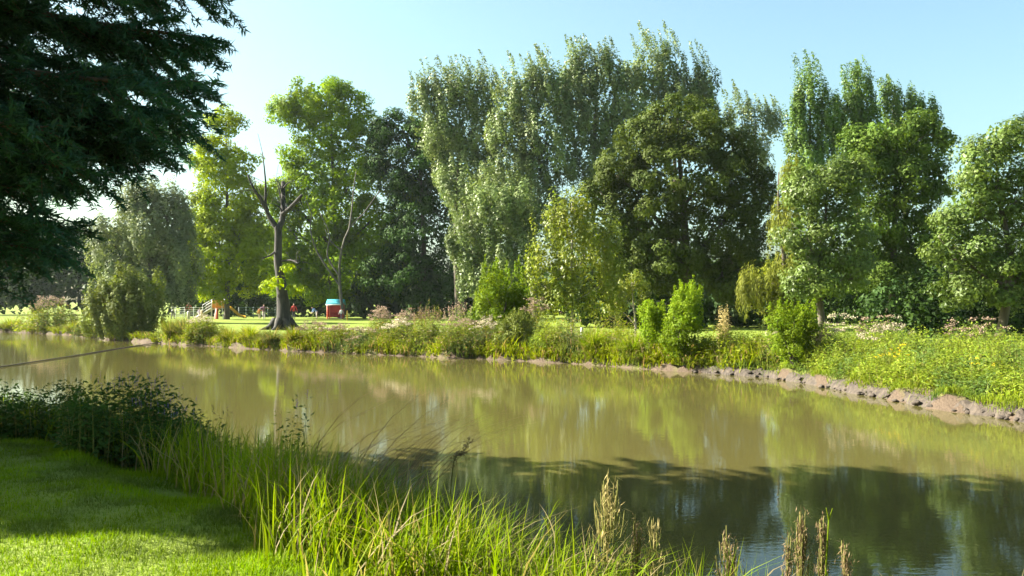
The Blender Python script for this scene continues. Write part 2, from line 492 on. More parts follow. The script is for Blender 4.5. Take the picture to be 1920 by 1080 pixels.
def fill_crown(g, lobes, leaf, clump, style='round', dens=1.0, inner=0.18, core=1.6):
    cs = np.array([c for c, _ in lobes]); rs = np.array([r for _, r in lobes])
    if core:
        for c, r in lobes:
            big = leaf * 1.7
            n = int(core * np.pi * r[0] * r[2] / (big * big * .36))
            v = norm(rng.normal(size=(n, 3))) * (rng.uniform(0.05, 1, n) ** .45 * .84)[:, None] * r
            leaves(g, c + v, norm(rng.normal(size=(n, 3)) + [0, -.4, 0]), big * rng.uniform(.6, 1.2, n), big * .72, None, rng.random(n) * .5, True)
    for k, (c, r) in enumerate(lobes):
        a, b, d = r
        area = 4 * np.pi * (((a * b) ** 1.6 + (a * d) ** 1.6 + (b * d) ** 1.6) / 3) ** (1 / 1.6)
        ns = max(6, int(area / (np.pi * clump ** 2) * 1.4))
        u = norm(rng.normal(size=(ns, 3)))
        rad = np.where(rng.random(ns) < inner, rng.uniform(0.3, 0.75, ns), rng.uniform(0.78, 1.04, ns))
        sc = c + u * r * rad[:, None]
        keep = np.ones(ns, bool)
        for j in range(len(lobes)):
            if j != k:
                keep &= np.sum(((sc - cs[j]) / rs[j]) ** 2, 1) > 0.42
        keep &= ~((u[:, 2] < -0.75) & (rng.random(ns) < 0.6))
        sc, u = sc[keep], u[keep]
        ns = len(sc)
        if ns == 0: continue
        cr = clump * rng.uniform(0.55, 1.25, ns)
        back = np.where(u[:, 1] > 0.35, 0.45, 1.0)
        if style == 'upright': sh = np.array([0.62, 0.62, 1.7])
        elif style == 'column': sh = np.array([0.55, 0.55, 1.9])
        elif style == 'weep': sh = np.array([0.5, 0.5, 2.0])
        elif style == 'layer': sh = np.array([1.15, 1.15, 0.55])
        else: sh = np.array([1.0, 1.0, 0.78])
        la = leaf * leaf * 0.62 * 0.5
        nl = np.maximum(8, (dens * back * 3.4 * cr ** 2 / la * 0.55)).astype(int)
        idx = np.repeat(np.arange(ns), nl)
        n = len(idx)
        v = norm(rng.normal(size=(n, 3)))
        rr = rng.uniform(0.25, 1.0, n) ** 0.55
        off = v * (rr * cr[idx])[:, None] * sh
        if style in ('upright', 'column'):
            off[:, 0] -= 0.13 * off[:, 2]
        pos = sc[idx] + off
        N = norm(0.9 * v + 0.55 * u[idx] + np.array([0, 0, 0.35]) + rng.normal(size=(n, 3)) * 0.42)
        tone = np.clip(rng.random(ns)[idx] * 0.45 + rng.random(n) * 0.55, 0, 1)
        along = None
        if style == 'weep': along = np.tile([0, 0, -1.0], (n, 1))
        L = leaf * rng.uniform(0.7, 1.3, n)
        leaves(g, pos, N, L * (1.5 if style == 'weep' else 1), L * (0.3 if style == 'weep' else 0.66), along, tone, True)

def spikes(g, lobes, leaf, n_per, h=(1.2, 2.6), lean=-0.25, sp=0.22):
    """Loose upright shoots that break the top outline of a poplar."""
    for c, r in lobes:
        for _ in range(n_per):
            a = rng.uniform(0, 2 * np.pi); q = math.sqrt(rng.random()) * 0.9
            base = c + np.array([math.cos(a) * q * r[0], math.sin(a) * q * r[1], r[2] * math.sqrt(1 - q * q) * 0.9])
            H = rng.uniform(*h); n = int(26 * H * (0.3 / leaf) * (1 if sp > .2 else 1.4))
            t = rng.random(n)
            pos = base + np.stack([lean * H * t ** 1.4 + rng.normal(size=n) * sp * (1 - t * 0.8),
                                   rng.normal(size=n) * sp * (1 - t * 0.8), H * t], 1)
            leaves(g, pos, norm(rng.normal(size=(n, 3)) + [0, -0.3, 0.3]), leaf * rng.uniform(0.6, 1.1, n), leaf * 0.5, None, None, True)

def tree(name, label, D, base_px, r0, px_lobes, mat, leaf=0.32, clump=1.1, style='round', dens=1.0, bark='bark',
         spike=0, dDbase=0.0, stems=1, group=None, cat='tree', depth=0.85, inner=0.18, limb_to=99, spike_h=(1.2, 2.6), core=1.6):
    lobes = make_lobes(D, px_lobes, depth)
    y0 = D + dDbase
    x0 = (base_px - 960) / F * y0
    base = np.array([x0, y0, gz(x0, y0) - 0.15])
    root = thing(name, label, cat, base, group)
    g = Geo()
    zc = np.array([c[2] for c, _ in lobes]); cen = np.average([c for c, _ in lobes], axis=0)
    ztop = max(c[2] + r[2] * 0.3 for c, r in lobes)
    for s in range(stems):
        j = rng.normal(size=3) * [0.25, 0.25, 0] * (0 if stems == 1 else 1.6)
        top = np.array([cen[0] * 0.7 + x0 * 0.3, cen[1] * 0.7 + y0 * 0.3, ztop]) + j * 3
        b = base + j
        mid = b * 0.6 + top * 0.4 + rng.normal(size=3) * [0.25, 0.25, 0] * min(1, r0 * 4)
        tp = curve([b, b * 0.93 + mid * 0.07, mid, b * 0.25 + top * 0.75, top], 17)
        hfrac = np.linspace(0, 1, len(tp))
        rad = r0 / math.sqrt(stems) * (1.0 - 0.9 * hfrac ** 0.8); rad[0] *= 1.5
        tube(g, tp, rad, 10, flare=0.35)
    trunk = g
    order = np.argsort(-np.array([r[0] * r[2] for _, r in lobes]))[:limb_to]
    for k in order:
        c, r = lobes[k]
        zt = np.clip(c[2] - 0.9 * np.hypot(c[0] - tp[:, 0].mean(), c[1] - y0) - 0.3 * r[2], base[2] + 0.25 * (ztop - base[2]), ztop * 0.85)
        i = int(np.argmin(abs(tp[:, 2] - zt)))
        st = tp[i]
        md = st * 0.5 + c * 0.5 + np.array([0, 0, 0.12 * np.linalg.norm(c - st)]) * rng.uniform(-0.5, 1)
        lr = max(0.035, rad[i] * 0.55)
        tube(g, curve([st, md, c + np.array([0, 0, r[2] * 0.35])], 8), np.linspace(lr, lr * 0.25, len(curve([st, md, c], 8))), 6)
        for _ in range(4):
            e = c + norm(rng.normal(size=3) + [0, -0.3, 0.2]) * r * 0.9
            tube(g, curve([md * 0.5 + c * 0.5, (c + e) / 2 + rng.normal(size=3) * 0.2, e], 6), np.linspace(lr * 0.4, lr * 0.1, len(curve([c, c, e], 6))), 5)
    trunk.build('trunk', M[bark], root, smooth=True)
    cg = Geo()
    leaf *= .74
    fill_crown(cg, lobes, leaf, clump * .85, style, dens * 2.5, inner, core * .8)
    if spike: spikes(cg, lobes[:spike], leaf, 11, spike_h)
    cg.build('crown', M[mat], root)
    return root

tree('willow_tree', 'pale silvery willow behind the dark waterside shrub, left of the yellow-green maple', 82, 285, 0.5,
     [(290, 430, 72, 72), (230, 470, 62, 62), (332, 480, 42, 75), (262, 385, 48, 42), (320, 400, 40, 45), (250, 530, 60, 40), (325, 540, 40, 30)],
     'willow', 0.32, 1.0, 'upright', 0.9)
tree('maple_tree', 'tall yellow-green maple with narrow upper crown, overhanging the wooden climbing frame', 97, 425, 0.45,
     [(408, 470, 50, 72), (380, 525, 28, 36), (452, 482, 40, 68), (420, 415, 46, 42), (424, 232, 30, 30), (402, 282, 38, 36),
      (446, 305, 38, 32), (415, 338, 50, 38), (385, 440, 26, 50), (470, 420, 30, 40), (372, 300, 18, 22), (478, 505, 26, 46), (360, 480, 22, 60), (400, 545, 36, 18), (490, 450, 24, 40), (472, 375, 36, 36), (455, 440, 40, 50), (395, 390, 36, 40)],
     'maple', 0.38, 0.95, 'round', 0.9, inner=0.1, limb_to=11)
tree('lime_tree', 'broad lime tree with rounded high crown and pale bare limbs, behind the dead-topped trunk', 104, 640, 0.6,
     [(600, 192, 66, 46), (548, 215, 50, 34), (650, 205, 46, 42), (618, 255, 62, 45), (690, 245, 42, 38), (596, 325, 56, 48),
      (678, 320, 58, 58), (640, 400, 66, 58), (588, 440, 52, 52), (700, 430, 58, 66), (650, 500, 76, 50), (565, 500, 42, 44), (722, 515, 48, 45), (612, 545, 50, 24), (535, 440, 40, 60), (545, 520, 44, 40), (530, 380, 30, 34), (512, 365, 34, 26), (505, 470, 34, 50), (560, 360, 40, 40), (545, 300, 26, 26), (760, 380, 40, 60)],
     'lime', 0.40, 1.15, 'round', 0.85, inner=0.12)
tree('chestnut_tree', 'very dark dense chestnut tree between the lime tree and the silvery poplars', 101, 790, 0.6,
     [(770, 300, 78, 76), (738, 245, 42, 34), (822, 335, 58, 84), (790, 430, 78, 84), (760, 520, 74, 52), (830, 520, 56, 56), (800, 255, 50, 36)],
     'dark', 0.40, 1.2, 'round', 0.85)
tree('poplar_tree', 'silvery poplar at the left end of the row of tall poplars', 90, 860, 0.45,
     [(800, 195, 38, 45), (850, 178, 46, 46), (908, 180, 36, 44), (830, 245, 55, 50), (895, 255, 50, 70), (870, 340, 60, 80), (890, 440, 50, 80)],
     'poplar', 0.33, 0.95, 'upright', 0.9, spike=3)
tree('poplar_tree', 'tall silvery poplar second from the left end of the poplar row', 86, 1005, 0.5,
     [(985, 180, 44, 52), (1035, 165, 40, 50), (955, 235, 45, 70), (1030, 270, 70, 90), (955, 345, 55, 75), (1010, 410, 75, 75)],
     'poplar', 0.33, 0.95, 'upright', 0.95, spike=3)
tree('poplar_tree', 'tallest silvery poplar, middle of the poplar row', 88, 1105, 0.5,
     [(1085, 138, 36, 42), (1135, 145, 40, 44), (1095, 210, 66, 70), (1130, 290, 60, 85), (1180, 205, 40, 60)],
     'poplar', 0.33, 0.95, 'upright', 0.95, spike=3)
tree('poplar_tree', 'silvery poplar with a bare top twig rising behind the olive-brown oak', 90, 1250, 0.5,
     [(1210, 140, 38, 46), (1255, 135, 32, 44), (1318, 170, 34, 42), (1270, 205, 60, 55), (1330, 230, 30, 50)],
     'poplar', 0.33, 0.95, 'upright', 0.9, spike=3, spike_h=(1.6, 3.2))
tree('poplar_tree', 'thin sparse poplar with sky showing through, right of the olive-brown oak', 92, 1415, 0.4,
     [(1385, 225, 28, 38), (1418, 245, 36, 34), (1452, 242, 20, 26), (1400, 290, 40, 36), (1425, 330, 30, 40)],
     'poplar', 0.33, 0.8, 'upright', 0.6, spike=3, core=0.3)
tree('poplar_tree', 'lower silvery poplar thicket behind the leafy bank bush', 68, 920, 0.3,
     [(925, 405, 60, 72), (880, 465, 40, 62), (955, 490, 60, 60), (905, 530, 50, 40), (965, 400, 50, 60)],
     'poplar', 0.27, 0.8, 'upright', 0.9, spike=2, stems=2)
tree('oak_tree', 'large rounded olive-brown oak in the middle, dark underneath', 61, 1290, 0.55,
     [(1285, 235, 78, 55), (1215, 268, 56, 48), (1375, 300, 56, 56), (1158, 322, 46, 46), (1280, 340, 115, 76), (1405, 380, 48, 76),
      (1200, 400, 86, 76), (1340, 440, 100, 78), (1240, 500, 96, 66), (1375, 515, 70, 62), (1150, 430, 56, 64), (1120, 370, 40, 44)],
     'olive', 0.27, 0.85, 'round', 0.95)
tree('aspen_tree', 'young pale-barked aspen standing on the far bank before the poplars', 42, 1075, 0.13,
     [(1055, 425, 55, 52), (1105, 480, 66, 66), (1040, 505, 50, 52), (1135, 545, 42, 40), (1070, 565, 56, 36), (1010, 560, 26, 36), (1080, 390, 34, 30)],
     'young', 0.20, 0.55, 'upright', 0.55, bark='bark_pale', inner=0.25, core=.35)
tree('birch_sapling', 'small leaning pale-stemmed sapling right of the young aspen', 44, 1193, 0.10,
     [(1168, 556, 30, 18), (1190, 535, 28, 22), (1150, 575, 18, 12), (1212, 565, 18, 16)], 'young', 0.18, 0.4, 'round', 0.6, bark='bark_pale', inner=0.3, core=.4)
tree('lombardy_poplar', 'tallest slim lombardy poplar, leftmost of the three', 72, 1522, 0.4,
     [(1519, 190, 28, 62), (1494, 235, 24, 58), (1547, 235, 28, 60), (1520, 290, 48, 60), (1505, 350, 40, 60)],
     'lombardy', 0.27, 0.65, 'column', 0.95, spike=1, spike_h=(1.5, 2.2))
tree('lombardy_poplar', 'slim lombardy poplar with two leaning tips, middle of the three', 73, 1608, 0.4,
     [(1598, 192, 17, 48), (1620, 185, 18, 50), (1582, 240, 26, 55), (1632, 235, 28, 54), (1605, 290, 44, 50)],
     'lombardy', 0.27, 0.65, 'column', 0.95, spike=2, spike_h=(1.2, 1.8))
tree('lombardy_poplar', 'shortest lombardy poplar, rightmost of the three, behind the fresh green tree', 74, 1685, 0.4,
     [(1668, 198, 20, 44), (1690, 225, 28, 44), (1714, 205, 20, 38), (1742, 222, 20, 36), (1690, 280, 56, 46)],
     'lombardy', 0.27, 0.65, 'column', 0.95, spike=1, spike_h=(0.8, 1.4))
tree('green_tree', 'broad fresh green tree in front of the lombardy poplars', 51, 1665, 0.4,
     [(1650, 262, 56, 46), (1612, 305, 50, 50), (1722, 262, 50, 50), (1690, 350, 76, 66), (1765, 268, 26, 38), (1640, 410, 56, 76),
      (1725, 455, 50, 66), (1665, 520, 56, 46), (1755, 340, 30, 50)],
     'green', 0.25, 0.75, 'round', 0.95)
tree('alder_tree', 'pale-leaved alder with low branches left of the fresh green tree', 45, 1545, 0.3,
     [(1528, 365, 54, 56), (1580, 345, 48, 50), (1508, 450, 48, 56), (1568, 450, 56, 66), (1525, 525, 56, 36), (1598, 515, 36, 40)],
     'alder', 0.21, 0.65, 'round', 0.9)
tree('hawthorn_tree', 'pale green tree cut by the right edge of the picture', 36, 1870, 0.3,
     [(1880, 268, 48, 46), (1838, 315, 50, 52), (1900, 380, 66, 76), (1820, 400, 52, 62), (1778, 468, 42, 52), (1860, 495, 76, 62),
      (1795, 545, 50, 40), (1890, 545, 50, 40), (1975, 330, 60, 80), (1985, 470, 70, 90)],
     'alder', 0.18, 0.6, 'round', 0.95)
tree('weeping_willow', 'yellowish weeping willow hanging between the oak and the alder', 54, 1460, 0.3,
     [(1488, 335, 24, 40), (1440, 530, 42, 44), (1490, 515, 40, 60), (1476, 425, 30, 64), (1412, 555, 30, 40), (1455, 570, 40, 34)],
     'weep', 0.22, 0.6, 'weep', 0.9)
tree('willow_shrub', 'big rounded olive-green willow shrub at the water, left of the tussocks', 55, 235, 0.18,
     [(230, 575, 66, 46), (182, 600, 34, 30), (272, 552, 38, 44), (282, 600, 24, 36), (228, 532, 40, 30), (215, 612, 46, 22), (262, 615, 34, 20)],
     'bush', 0.21, 0.55, 'upright', 1.0, cat='shrub', stems=3, dDbase=1.0)

# unseen trees added behind the viewpoint to block sky light over the near bank
for x, y, lab in ((-7, -9, 'leftmost of three unseen trees added behind the viewpoint to block sky light'), (3, -10, 'middle one of three unseen trees added behind the viewpoint to block sky light'), (13, -8, 'rightmost of three unseen trees added behind the viewpoint to block sky light')):
    b = np.array([x, y, gz(x, y) - .1]); root = thing('sky_block_tree', lab, 'tree', b, 'unseen trees added to block sky light')
    g = Geo(); tube(g, curve([b, b + [.1, 0, 2.5], b + [-.1, .2, 6], b + [0, 0, 11]], 14), np.linspace(.42, .06, len(curve([b, b, b, b], 14))), 9, flare=.4)
    g.build('trunk', M['bark'], root, smooth=True)
    g = Geo()
    for k in range(7):
        a = k * 2.4; c = b + np.array([math.cos(a) * 2.6, math.sin(a) * 2.2, 5 + 1.25 * k])
        fill_crown(g, [(c, np.array([3.2, 2.8, 2.4]) * (1 - .05 * k))], .55, 1.1, 'round', .7, .1, 1.4)
    g.build('crown', M['green'], root)

# the dead-topped old tree on the far lawn
def dead_tree():
    D = 62.0
    b = P(530, 619, D); b[2] = gz(b[0], b[1]) - 0.1
    root = thing('dead_topped_tree', 'thick dark old trunk with bare broken limbs standing on the far lawn', 'tree', b)
    g = Geo()
    p = [P(531, 618, D), P(531, 609, D), P(532, 596, D), P(531, 570, D), P(527, 530, D), P(521, 490, D), P(522, 440, D), P(520, 424, D)]
    p[0] = b
    tube(g, curve(p, 28), np.interp(np.linspace(0, 1, len(curve(p, 28))), [0, .06, .14, .3, .5, .7, 1], [1.0, .76, .62, .52, .38, .27, .23]), 14, flare=0.5)
    for a in np.linspace(0, 2 * np.pi, 8)[:-1]:
        e = b + np.array([math.cos(a) * 1.5, math.sin(a) * 1.4, 0.0]); e[2] = gz(e[0], e[1]) - 0.03
        tube(g, curve([b + [math.cos(a) * .45, math.sin(a) * .45, 0.75], b + [math.cos(a) * .9, math.sin(a) * .9, 0.28], e], 8), np.linspace(0.30, 0.10, len(curve([b, b, e], 8))), 7)
    g.build('trunk', M['bark_dark'], root, smooth=True)
    def limb(pts, r0, r1, name='dead_limb'):
        gg = Geo(); c = curve([P(*q) for q in pts], 14)
        tube(gg, c, np.linspace(r0, r1, len(c)), 8)
        for _ in range(5):
            i = rng.integers(len(c) // 3, len(c)); e = c[i] + norm(rng.normal(size=3) + [0, 0, 0.7]) * rng.uniform(0.5, 1.3)
            tube(gg, curve([c[i], (c[i] + e) / 2 + rng.normal(size=3) * .12, e], 6), np.linspace(r1 * .6, 0.012, len(curve([c[i], e, e], 6))), 5)
        gg.build(name, M['bark_dark'], root, smooth=True)
    limb([(521, 430, 62), (506, 408, 62), (498, 385, 61.8), (498, 340, 61.5), (492, 286, 61.5)], .22, .03)
    limb([(501, 395, 62), (488, 372, 61.5), (474, 350, 61), (464, 328, 61)], .17, .04)
    limb([(521, 432, 62), (529, 412, 62.2), (531, 380, 62.3), (531, 341, 62.4)], .24, .14)
    limb([(530, 402, 62), (544, 390, 61.8), (566, 366, 61.5)], .17, .11)
    limb([(531, 395, 62), (524, 360, 62), (518, 335, 62)], .06, .02)
    limb([(518, 470, 62), (505, 480, 61.5), (492, 484, 61)], .08, .03)
    limb([(524, 490, 62), (545, 488, 61.5), (560, 494, 61)], .09, .05)
    cg = Geo()
    fill_crown(cg, make_lobes(61.5, [(500, 541, 11, 10), (524, 530, 14, 12), (551, 540, 17, 10), (538, 500, 9, 8), (556, 547, 12, 8)]), 0.22, 0.42, 'round', 0.8)
    tag(cg.build('leaf_tuft', M['maple'], root), kind='stuff')
dead_tree()

# pale bare limbs in front of the lime tree's crown
lime = [o for o in COL.objects if o.name == 'lime_tree'][0]
for pts, r in (([(642, 580), (636, 520), (640, 470), (655, 428), (682, 400), (712, 358)], .17), ([(655, 428), (660, 390), (664, 345), (668, 320)], .11),
               ([(640, 540), (596, 475), (582, 430), (584, 400), (572, 372)], .11), ([(640, 470), (618, 450), (610, 430)], .1), ([(638, 520), (614, 480), (618, 440), (600, 400)], .12)):
    g = Geo(); c = curve([P(px, py, 97.0) for px, py in pts], 12)
    tube(g, c, np.linspace(r, r * .3, len(c)), 7); g.build('limb', M['bark_grey'], lime, smooth=True)

# dark wood closing the view behind the playground and under the trees on the right
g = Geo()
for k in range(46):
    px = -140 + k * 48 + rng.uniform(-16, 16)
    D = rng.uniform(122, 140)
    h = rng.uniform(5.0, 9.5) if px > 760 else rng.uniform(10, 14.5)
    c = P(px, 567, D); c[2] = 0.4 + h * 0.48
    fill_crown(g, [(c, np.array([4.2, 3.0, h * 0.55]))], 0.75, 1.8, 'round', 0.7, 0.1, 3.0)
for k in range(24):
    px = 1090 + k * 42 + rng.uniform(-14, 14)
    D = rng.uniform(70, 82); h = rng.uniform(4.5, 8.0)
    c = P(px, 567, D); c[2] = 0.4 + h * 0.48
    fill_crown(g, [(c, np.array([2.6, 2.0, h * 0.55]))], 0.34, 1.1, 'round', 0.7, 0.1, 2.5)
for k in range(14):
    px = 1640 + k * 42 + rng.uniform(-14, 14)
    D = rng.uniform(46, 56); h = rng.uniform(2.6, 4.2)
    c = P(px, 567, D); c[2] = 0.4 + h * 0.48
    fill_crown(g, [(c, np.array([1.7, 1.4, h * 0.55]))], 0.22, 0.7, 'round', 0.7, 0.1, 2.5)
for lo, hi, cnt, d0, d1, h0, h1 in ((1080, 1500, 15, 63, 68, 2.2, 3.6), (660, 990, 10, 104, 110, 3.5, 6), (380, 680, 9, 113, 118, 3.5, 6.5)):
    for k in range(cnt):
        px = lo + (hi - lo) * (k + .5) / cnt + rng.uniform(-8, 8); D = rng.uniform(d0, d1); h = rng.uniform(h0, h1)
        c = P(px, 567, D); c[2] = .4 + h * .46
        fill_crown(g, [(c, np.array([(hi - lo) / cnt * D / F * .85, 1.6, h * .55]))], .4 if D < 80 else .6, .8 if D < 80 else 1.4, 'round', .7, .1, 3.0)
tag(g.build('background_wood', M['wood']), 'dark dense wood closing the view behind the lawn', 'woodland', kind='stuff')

# ------------------------------------------------------------------ the swamp cypress leaning in from the left
def cypress():
    bx, by = -10.2, 11.4
    base = np.array([bx, by, gz(bx, by) - 0.1])
    root = thing('swamp_cypress', 'big dark feathery swamp cypress hanging in from the upper left corner', 'tree', base)
    g = Geo(); top = 16.5
    zz = np.linspace(0, 1, 14)
    tp = base + np.stack([0.25 * np.sin(zz * 3), 0.2 * np.sin(zz * 4 + 1), zz * (top - base[2])], 1)
    tube(g, tp, 0.52 * (1 - 0.93 * zz) + 0.18 * np.exp(-zz * 18), 12, flare=0.5)
    g.build('trunk', M['bark_red'], root, smooth=True)
    ng = Geo()
    n_l = 175
    for k in range(n_l):
        z = np.interp(k / n_l, [0, .10, .74, 1], [2.85, 3.5, 8.6, 15.9]) + rng.uniform(-0.2, 0.2)
        az = (k * 2.399) % (2 * np.pi)
        if k % 3 == 1 or (k % 3 == 0 and z < 7.5 and k % 2): az = rng.normal(0, 0.52) - 0.1              # more limbs reach out over the water
        if k % 3 == 2 and z < 8: az = rng.uniform(-2.5, -0.5)         # and over the near lawn
        Lz = np.interp(z, [2.8, 3.6, 4.5, 6.1, 8.0, 10.5, 13.5, 16.5], [3.7, 4.6, 5.7, 6.4, 5.6, 3.5, 2.1, 0.9])
        side = np.interp(z, [4, 7, 9], [.56, .48, .40])
        fac = side + (1 - side) * max(0, math.cos(az)) ** 1.5
        if math.sin(az) < 0 and z < 8: fac = max(fac, 0.46)
        Ln = Lz * fac * rng.uniform(0.86, 1.06)
        d = np.array([math.cos(az), math.sin(az), 0.0])
        rise = np.interp(z, [2, 6, 9, 16], [-0.06, 0.03, 0.10, 0.35]) + rng.uniform(-0.05, 0.05)
        s = np.array([tp[:, 0].mean(), tp[:, 1].mean(), z])
        c = curve([s, s + d * Ln * .4 + [0, 0, Ln * (.06 + rise * .5)], s + d * Ln * .75 + [0, 0, Ln * rise * .9], s + d * Ln + [0, 0, Ln * (rise - .03)]], 16)
        lg = Geo(); r0 = 0.035 + 0.012 * Ln
        tube(lg, c, np.linspace(r0, 0.012, len(c)), 6)
        seen = math.cos(az) > -0.25 and z < 9.5 and math.sin(az) > -0.6
        nt = int(Ln * (12.5 if seen else 5))
        for q in range(nt):
            t = 0.16 + 0.84 * (q + rng.random()) / nt
            i = t * (len(c) - 1); i0 = min(int(i), len(c) - 2)
            p0 = c[i0] + (c[i0 + 1] - c[i0]) * (i - i0)
            sgn = 1 if q % 2 else -1
            sd_ = np.array([-d[1], d[0], 0]) * sgn
            td = norm(d * rng.uniform(.5, 1.0) + sd_ * rng.uniform(.25, 1.0) + np.array([0, 0, rng.uniform(-.75, .30)]))
            tl = rng.uniform(.55, 1.25) * (1.15 - .55 * t) * (0.7 + 0.06 * Ln)
            e = p0 + td * tl + np.array([0, 0, -0.14 * tl])
            tube(lg, np.array([p0, (p0 + e) / 2 + [0, 0, .05 * tl], e]), [.011, .007, .004], 3)
            m = int(tl * (190 if seen else 62))
            u = rng.random(m) ** 0.8
            pos0 = p0 + (e - p0) * u[:, None] + np.array([0, 0, .1]) * (u * (1 - u))[:, None]
            ax = norm(td * rng.uniform(.2, .9, (m, 1)) + rng.normal(size=(m, 3)) * [.6, .6, .34] + np.array([0, 0, -.22]))
            ll = (0.115 if seen else 0.32) * rng.uniform(.6, 1.35, m)
            leaves(ng, pos0 + ax * (ll * .5 + .02)[:, None], norm(rng.normal(size=(m, 3)) * .6 + [0, 0, .7]), ll, ll * (0.23 if seen else 0.40), ax * 4, None, True)
        lg.build('limb', M['bark_red'], root, smooth=True)
    ng.build('crown', M['cypress'], root)
cypress()

b = np.array([-9.6, 11.0, gz(-9.6, 11.0) - .1])  # unseen holly added beside the cypress to cast shade on the left bank
root = thing('shade_holly', 'unseen low holly added under the cypress to shade the near bank, outside the left edge', 'tree', b)
g = Geo(); tube(g, curve([b, b + [0, .1, 2], b + [.1, 0, 4.2]], 8), np.linspace(.14, .03, len(curve([b, b, b], 8))), 7); g.build('trunk', M['bark'], root, smooth=True)
g = Geo(); fill_crown(g, [(b + [0, 0, 1.4], np.array([1.7, 1.6, 1.3])), (b + [0, .2, 2.8], np.array([1.6, 1.7, 1.4])), (b + [0, 0, 4.1], np.array([1.2, 1.4, 1.2]))], .16, .5, 'round', .8, .15, 1.6)
g.build('crown', M['dark'], root)

# ------------------------------------------------------------------ bank plants
fpx = np.array([p[0] for p in SHORE_PX], float)
fD = np.array([EYE * F / (p[1] - HZ) for p in SHORE_PX])
def bankD(px): return float(np.interp(px, fpx, fD))

def at_bank(px, off):
    """A point on the far bank, off metres behind the water's edge along the sight line."""
    D = bankD(px) + off
    x = (px - 960) / F * D
    return np.array([x, D, gz(x, D) - 0.03])

def herb_geo(gs, gl, B, H, leaf, n_leaf, spread=0.12, lw=0.32):
    """Upright leafy stems: base points B (n,3), heights H."""
    n = len(B)
    a = rng.uniform(0, 2 * np.pi, n)
    lean = np.stack([np.cos(a), np.sin(a), 0 * a], 1)
    blades(gs, B, H, 0.012 + 0.006 * H, lean, 0.12, seg=1)
    idx = np.repeat(np.arange(n), n_leaf); m = len(idx)
    t = rng.uniform(0.12, 1.0, m)
    b = rng.uniform(0, 2 * np.pi, m)
    out = np.stack([np.cos(b), np.sin(b), rng.uniform(-.3, .5, m)], 1)
    c = B[idx] + lean[idx] * (H[idx] * .12 * t ** 1.7)[:, None] + np.array([0, 0, 1.0]) * (H[idx] * t)[:, None]
    L = leaf * rng.uniform(.6, 1.3, m) * (1.15 - .5 * t)
    leaves(gl, c + out * (spread * rng.random(m) + L * .4)[:, None], norm(np.array([0, -.25, .8]) + rng.normal(size=(m, 3)) * .5), L, L * lw, out * 3)
    return lean

def disc(c, w, n, flat=True):
    a = rng.uniform(0, 2 * np.pi, n); q = np.sqrt(rng.random(n))
    x, y = c[0] + np.cos(a) * q * w / 2, c[1] + np.sin(a) * q * w * 0.4
    z = ground_info(x, y)[0] if n > 0 else x
    return np.stack([x, y, np.maximum(z, 0.02) - 0.03], 1), q

def tussock(name, label, c, w, h, mat='sedge', n=420, group=None, cat='sedge'):
    root = thing(name, label, cat, c, group)
    g = Geo()
    a = rng.uniform(0, 2 * np.pi, n)
    lean = np.stack([np.cos(a), np.sin(a), 0 * a], 1)
    B = c + lean * (rng.random(n) * w * .16)[:, None]
    bend = rng.uniform(.15, 1.0, n) * w / h * .75
    blades(g, B, h * rng.uniform(.7, 1.15, n), 0.022 + 0.012 * h, lean, bend, seg=4, tipdrop=np.clip(bend, 0, 1) ** 2 * .28)
    g.build('blades', M[mat], root)
    return root

def herb(name, label, c, w, h, mat='herb', flower=None, n=60, leaf=.15, n_leaf=30, fsize=.10, group=None, cat='plant', fshape='head'):
    root = thing(name, label, cat, c, group)
    gs, gl, gf = Geo(), Geo(), Geo()
    B, q = disc(c, w, n)
    h = h * (1.15 if c[1] > 16 else 1.0)
    H = h * (1 - .45 * q ** 2) * rng.uniform(.72, 1.08, n)
    lean = herb_geo(gs, gl, B, H, leaf, n_leaf)
    if flower:
        top = np.where(H > np.quantile(H, .6))[0]
        k = 22
        idx = np.repeat(top, k); m = len(idx)
        c0 = B[idx] + lean[idx] * (H[idx] * .12)[:, None] + np.array([0, 0, 1.0]) * H[idx][:, None]
        v = rng.normal(size=(m, 3)) * ([1, 1, .45] if fshape == 'head' else [.35, .35, 2.2])
        leaves(gf, c0 + v * fsize * .75, norm(rng.normal(size=(m, 3)) + [0, -.2, .6]), fsize * .6, fsize * .5)
    tag(gs.build('stems', M['stem'], root), kind='stuff'); gl.build('foliage', M[mat], root)
    if flower: tag(gf.build('flower_heads', M[flower], root), kind='stuff')
    return root

def shrub(name, label, c, w, h, mat='shrub', leaf=.13, clump=.3, n_lobes=6, tall=1.0, style='round', dens=.9):
    root = thing(name, label, 'shrub', c)
    gs, gl = Geo(), Geo()
    lobes = [(c + np.array([0, 0, h * .42]), np.array([w * .34, w * .32, h * .42]))]
    for k in range(n_lobes):
        a = k / n_lobes * 2 * np.pi + rng.uniform(-.3, .3)
        zz = rng.uniform(.2, .75)
        q = rng.uniform(.7, 1.35); lobes.append((c + np.array([math.cos(a) * w * .30, math.sin(a) * w * .26, h * zz]), np.array([w * .22 * q, w * .22 * q, h * .21 * tall * q])))
    for k in range(7):
        a = rng.uniform(0, 2 * np.pi); e = c + np.array([math.cos(a) * w * .3, math.sin(a) * w * .3, h * rng.uniform(.6, .9)])
        tube(gs, curve([c, c * .5 + e * .5 + [0, 0, .1 * h], e], 7), np.linspace(.04, .012, len(curve([c, c, e], 7))), 5)
    fill_crown(gl, lobes, leaf * .68, clump * .85, style, dens * 1.5, .25, .6)
    spikes(gl, lobes, leaf * .8, 9, (.14 * h, .34 * h), 0.05, .07)
    gs.build('branches', M['bark'], root, smooth=True); gl.build('foliage', M[mat], root)
    return root

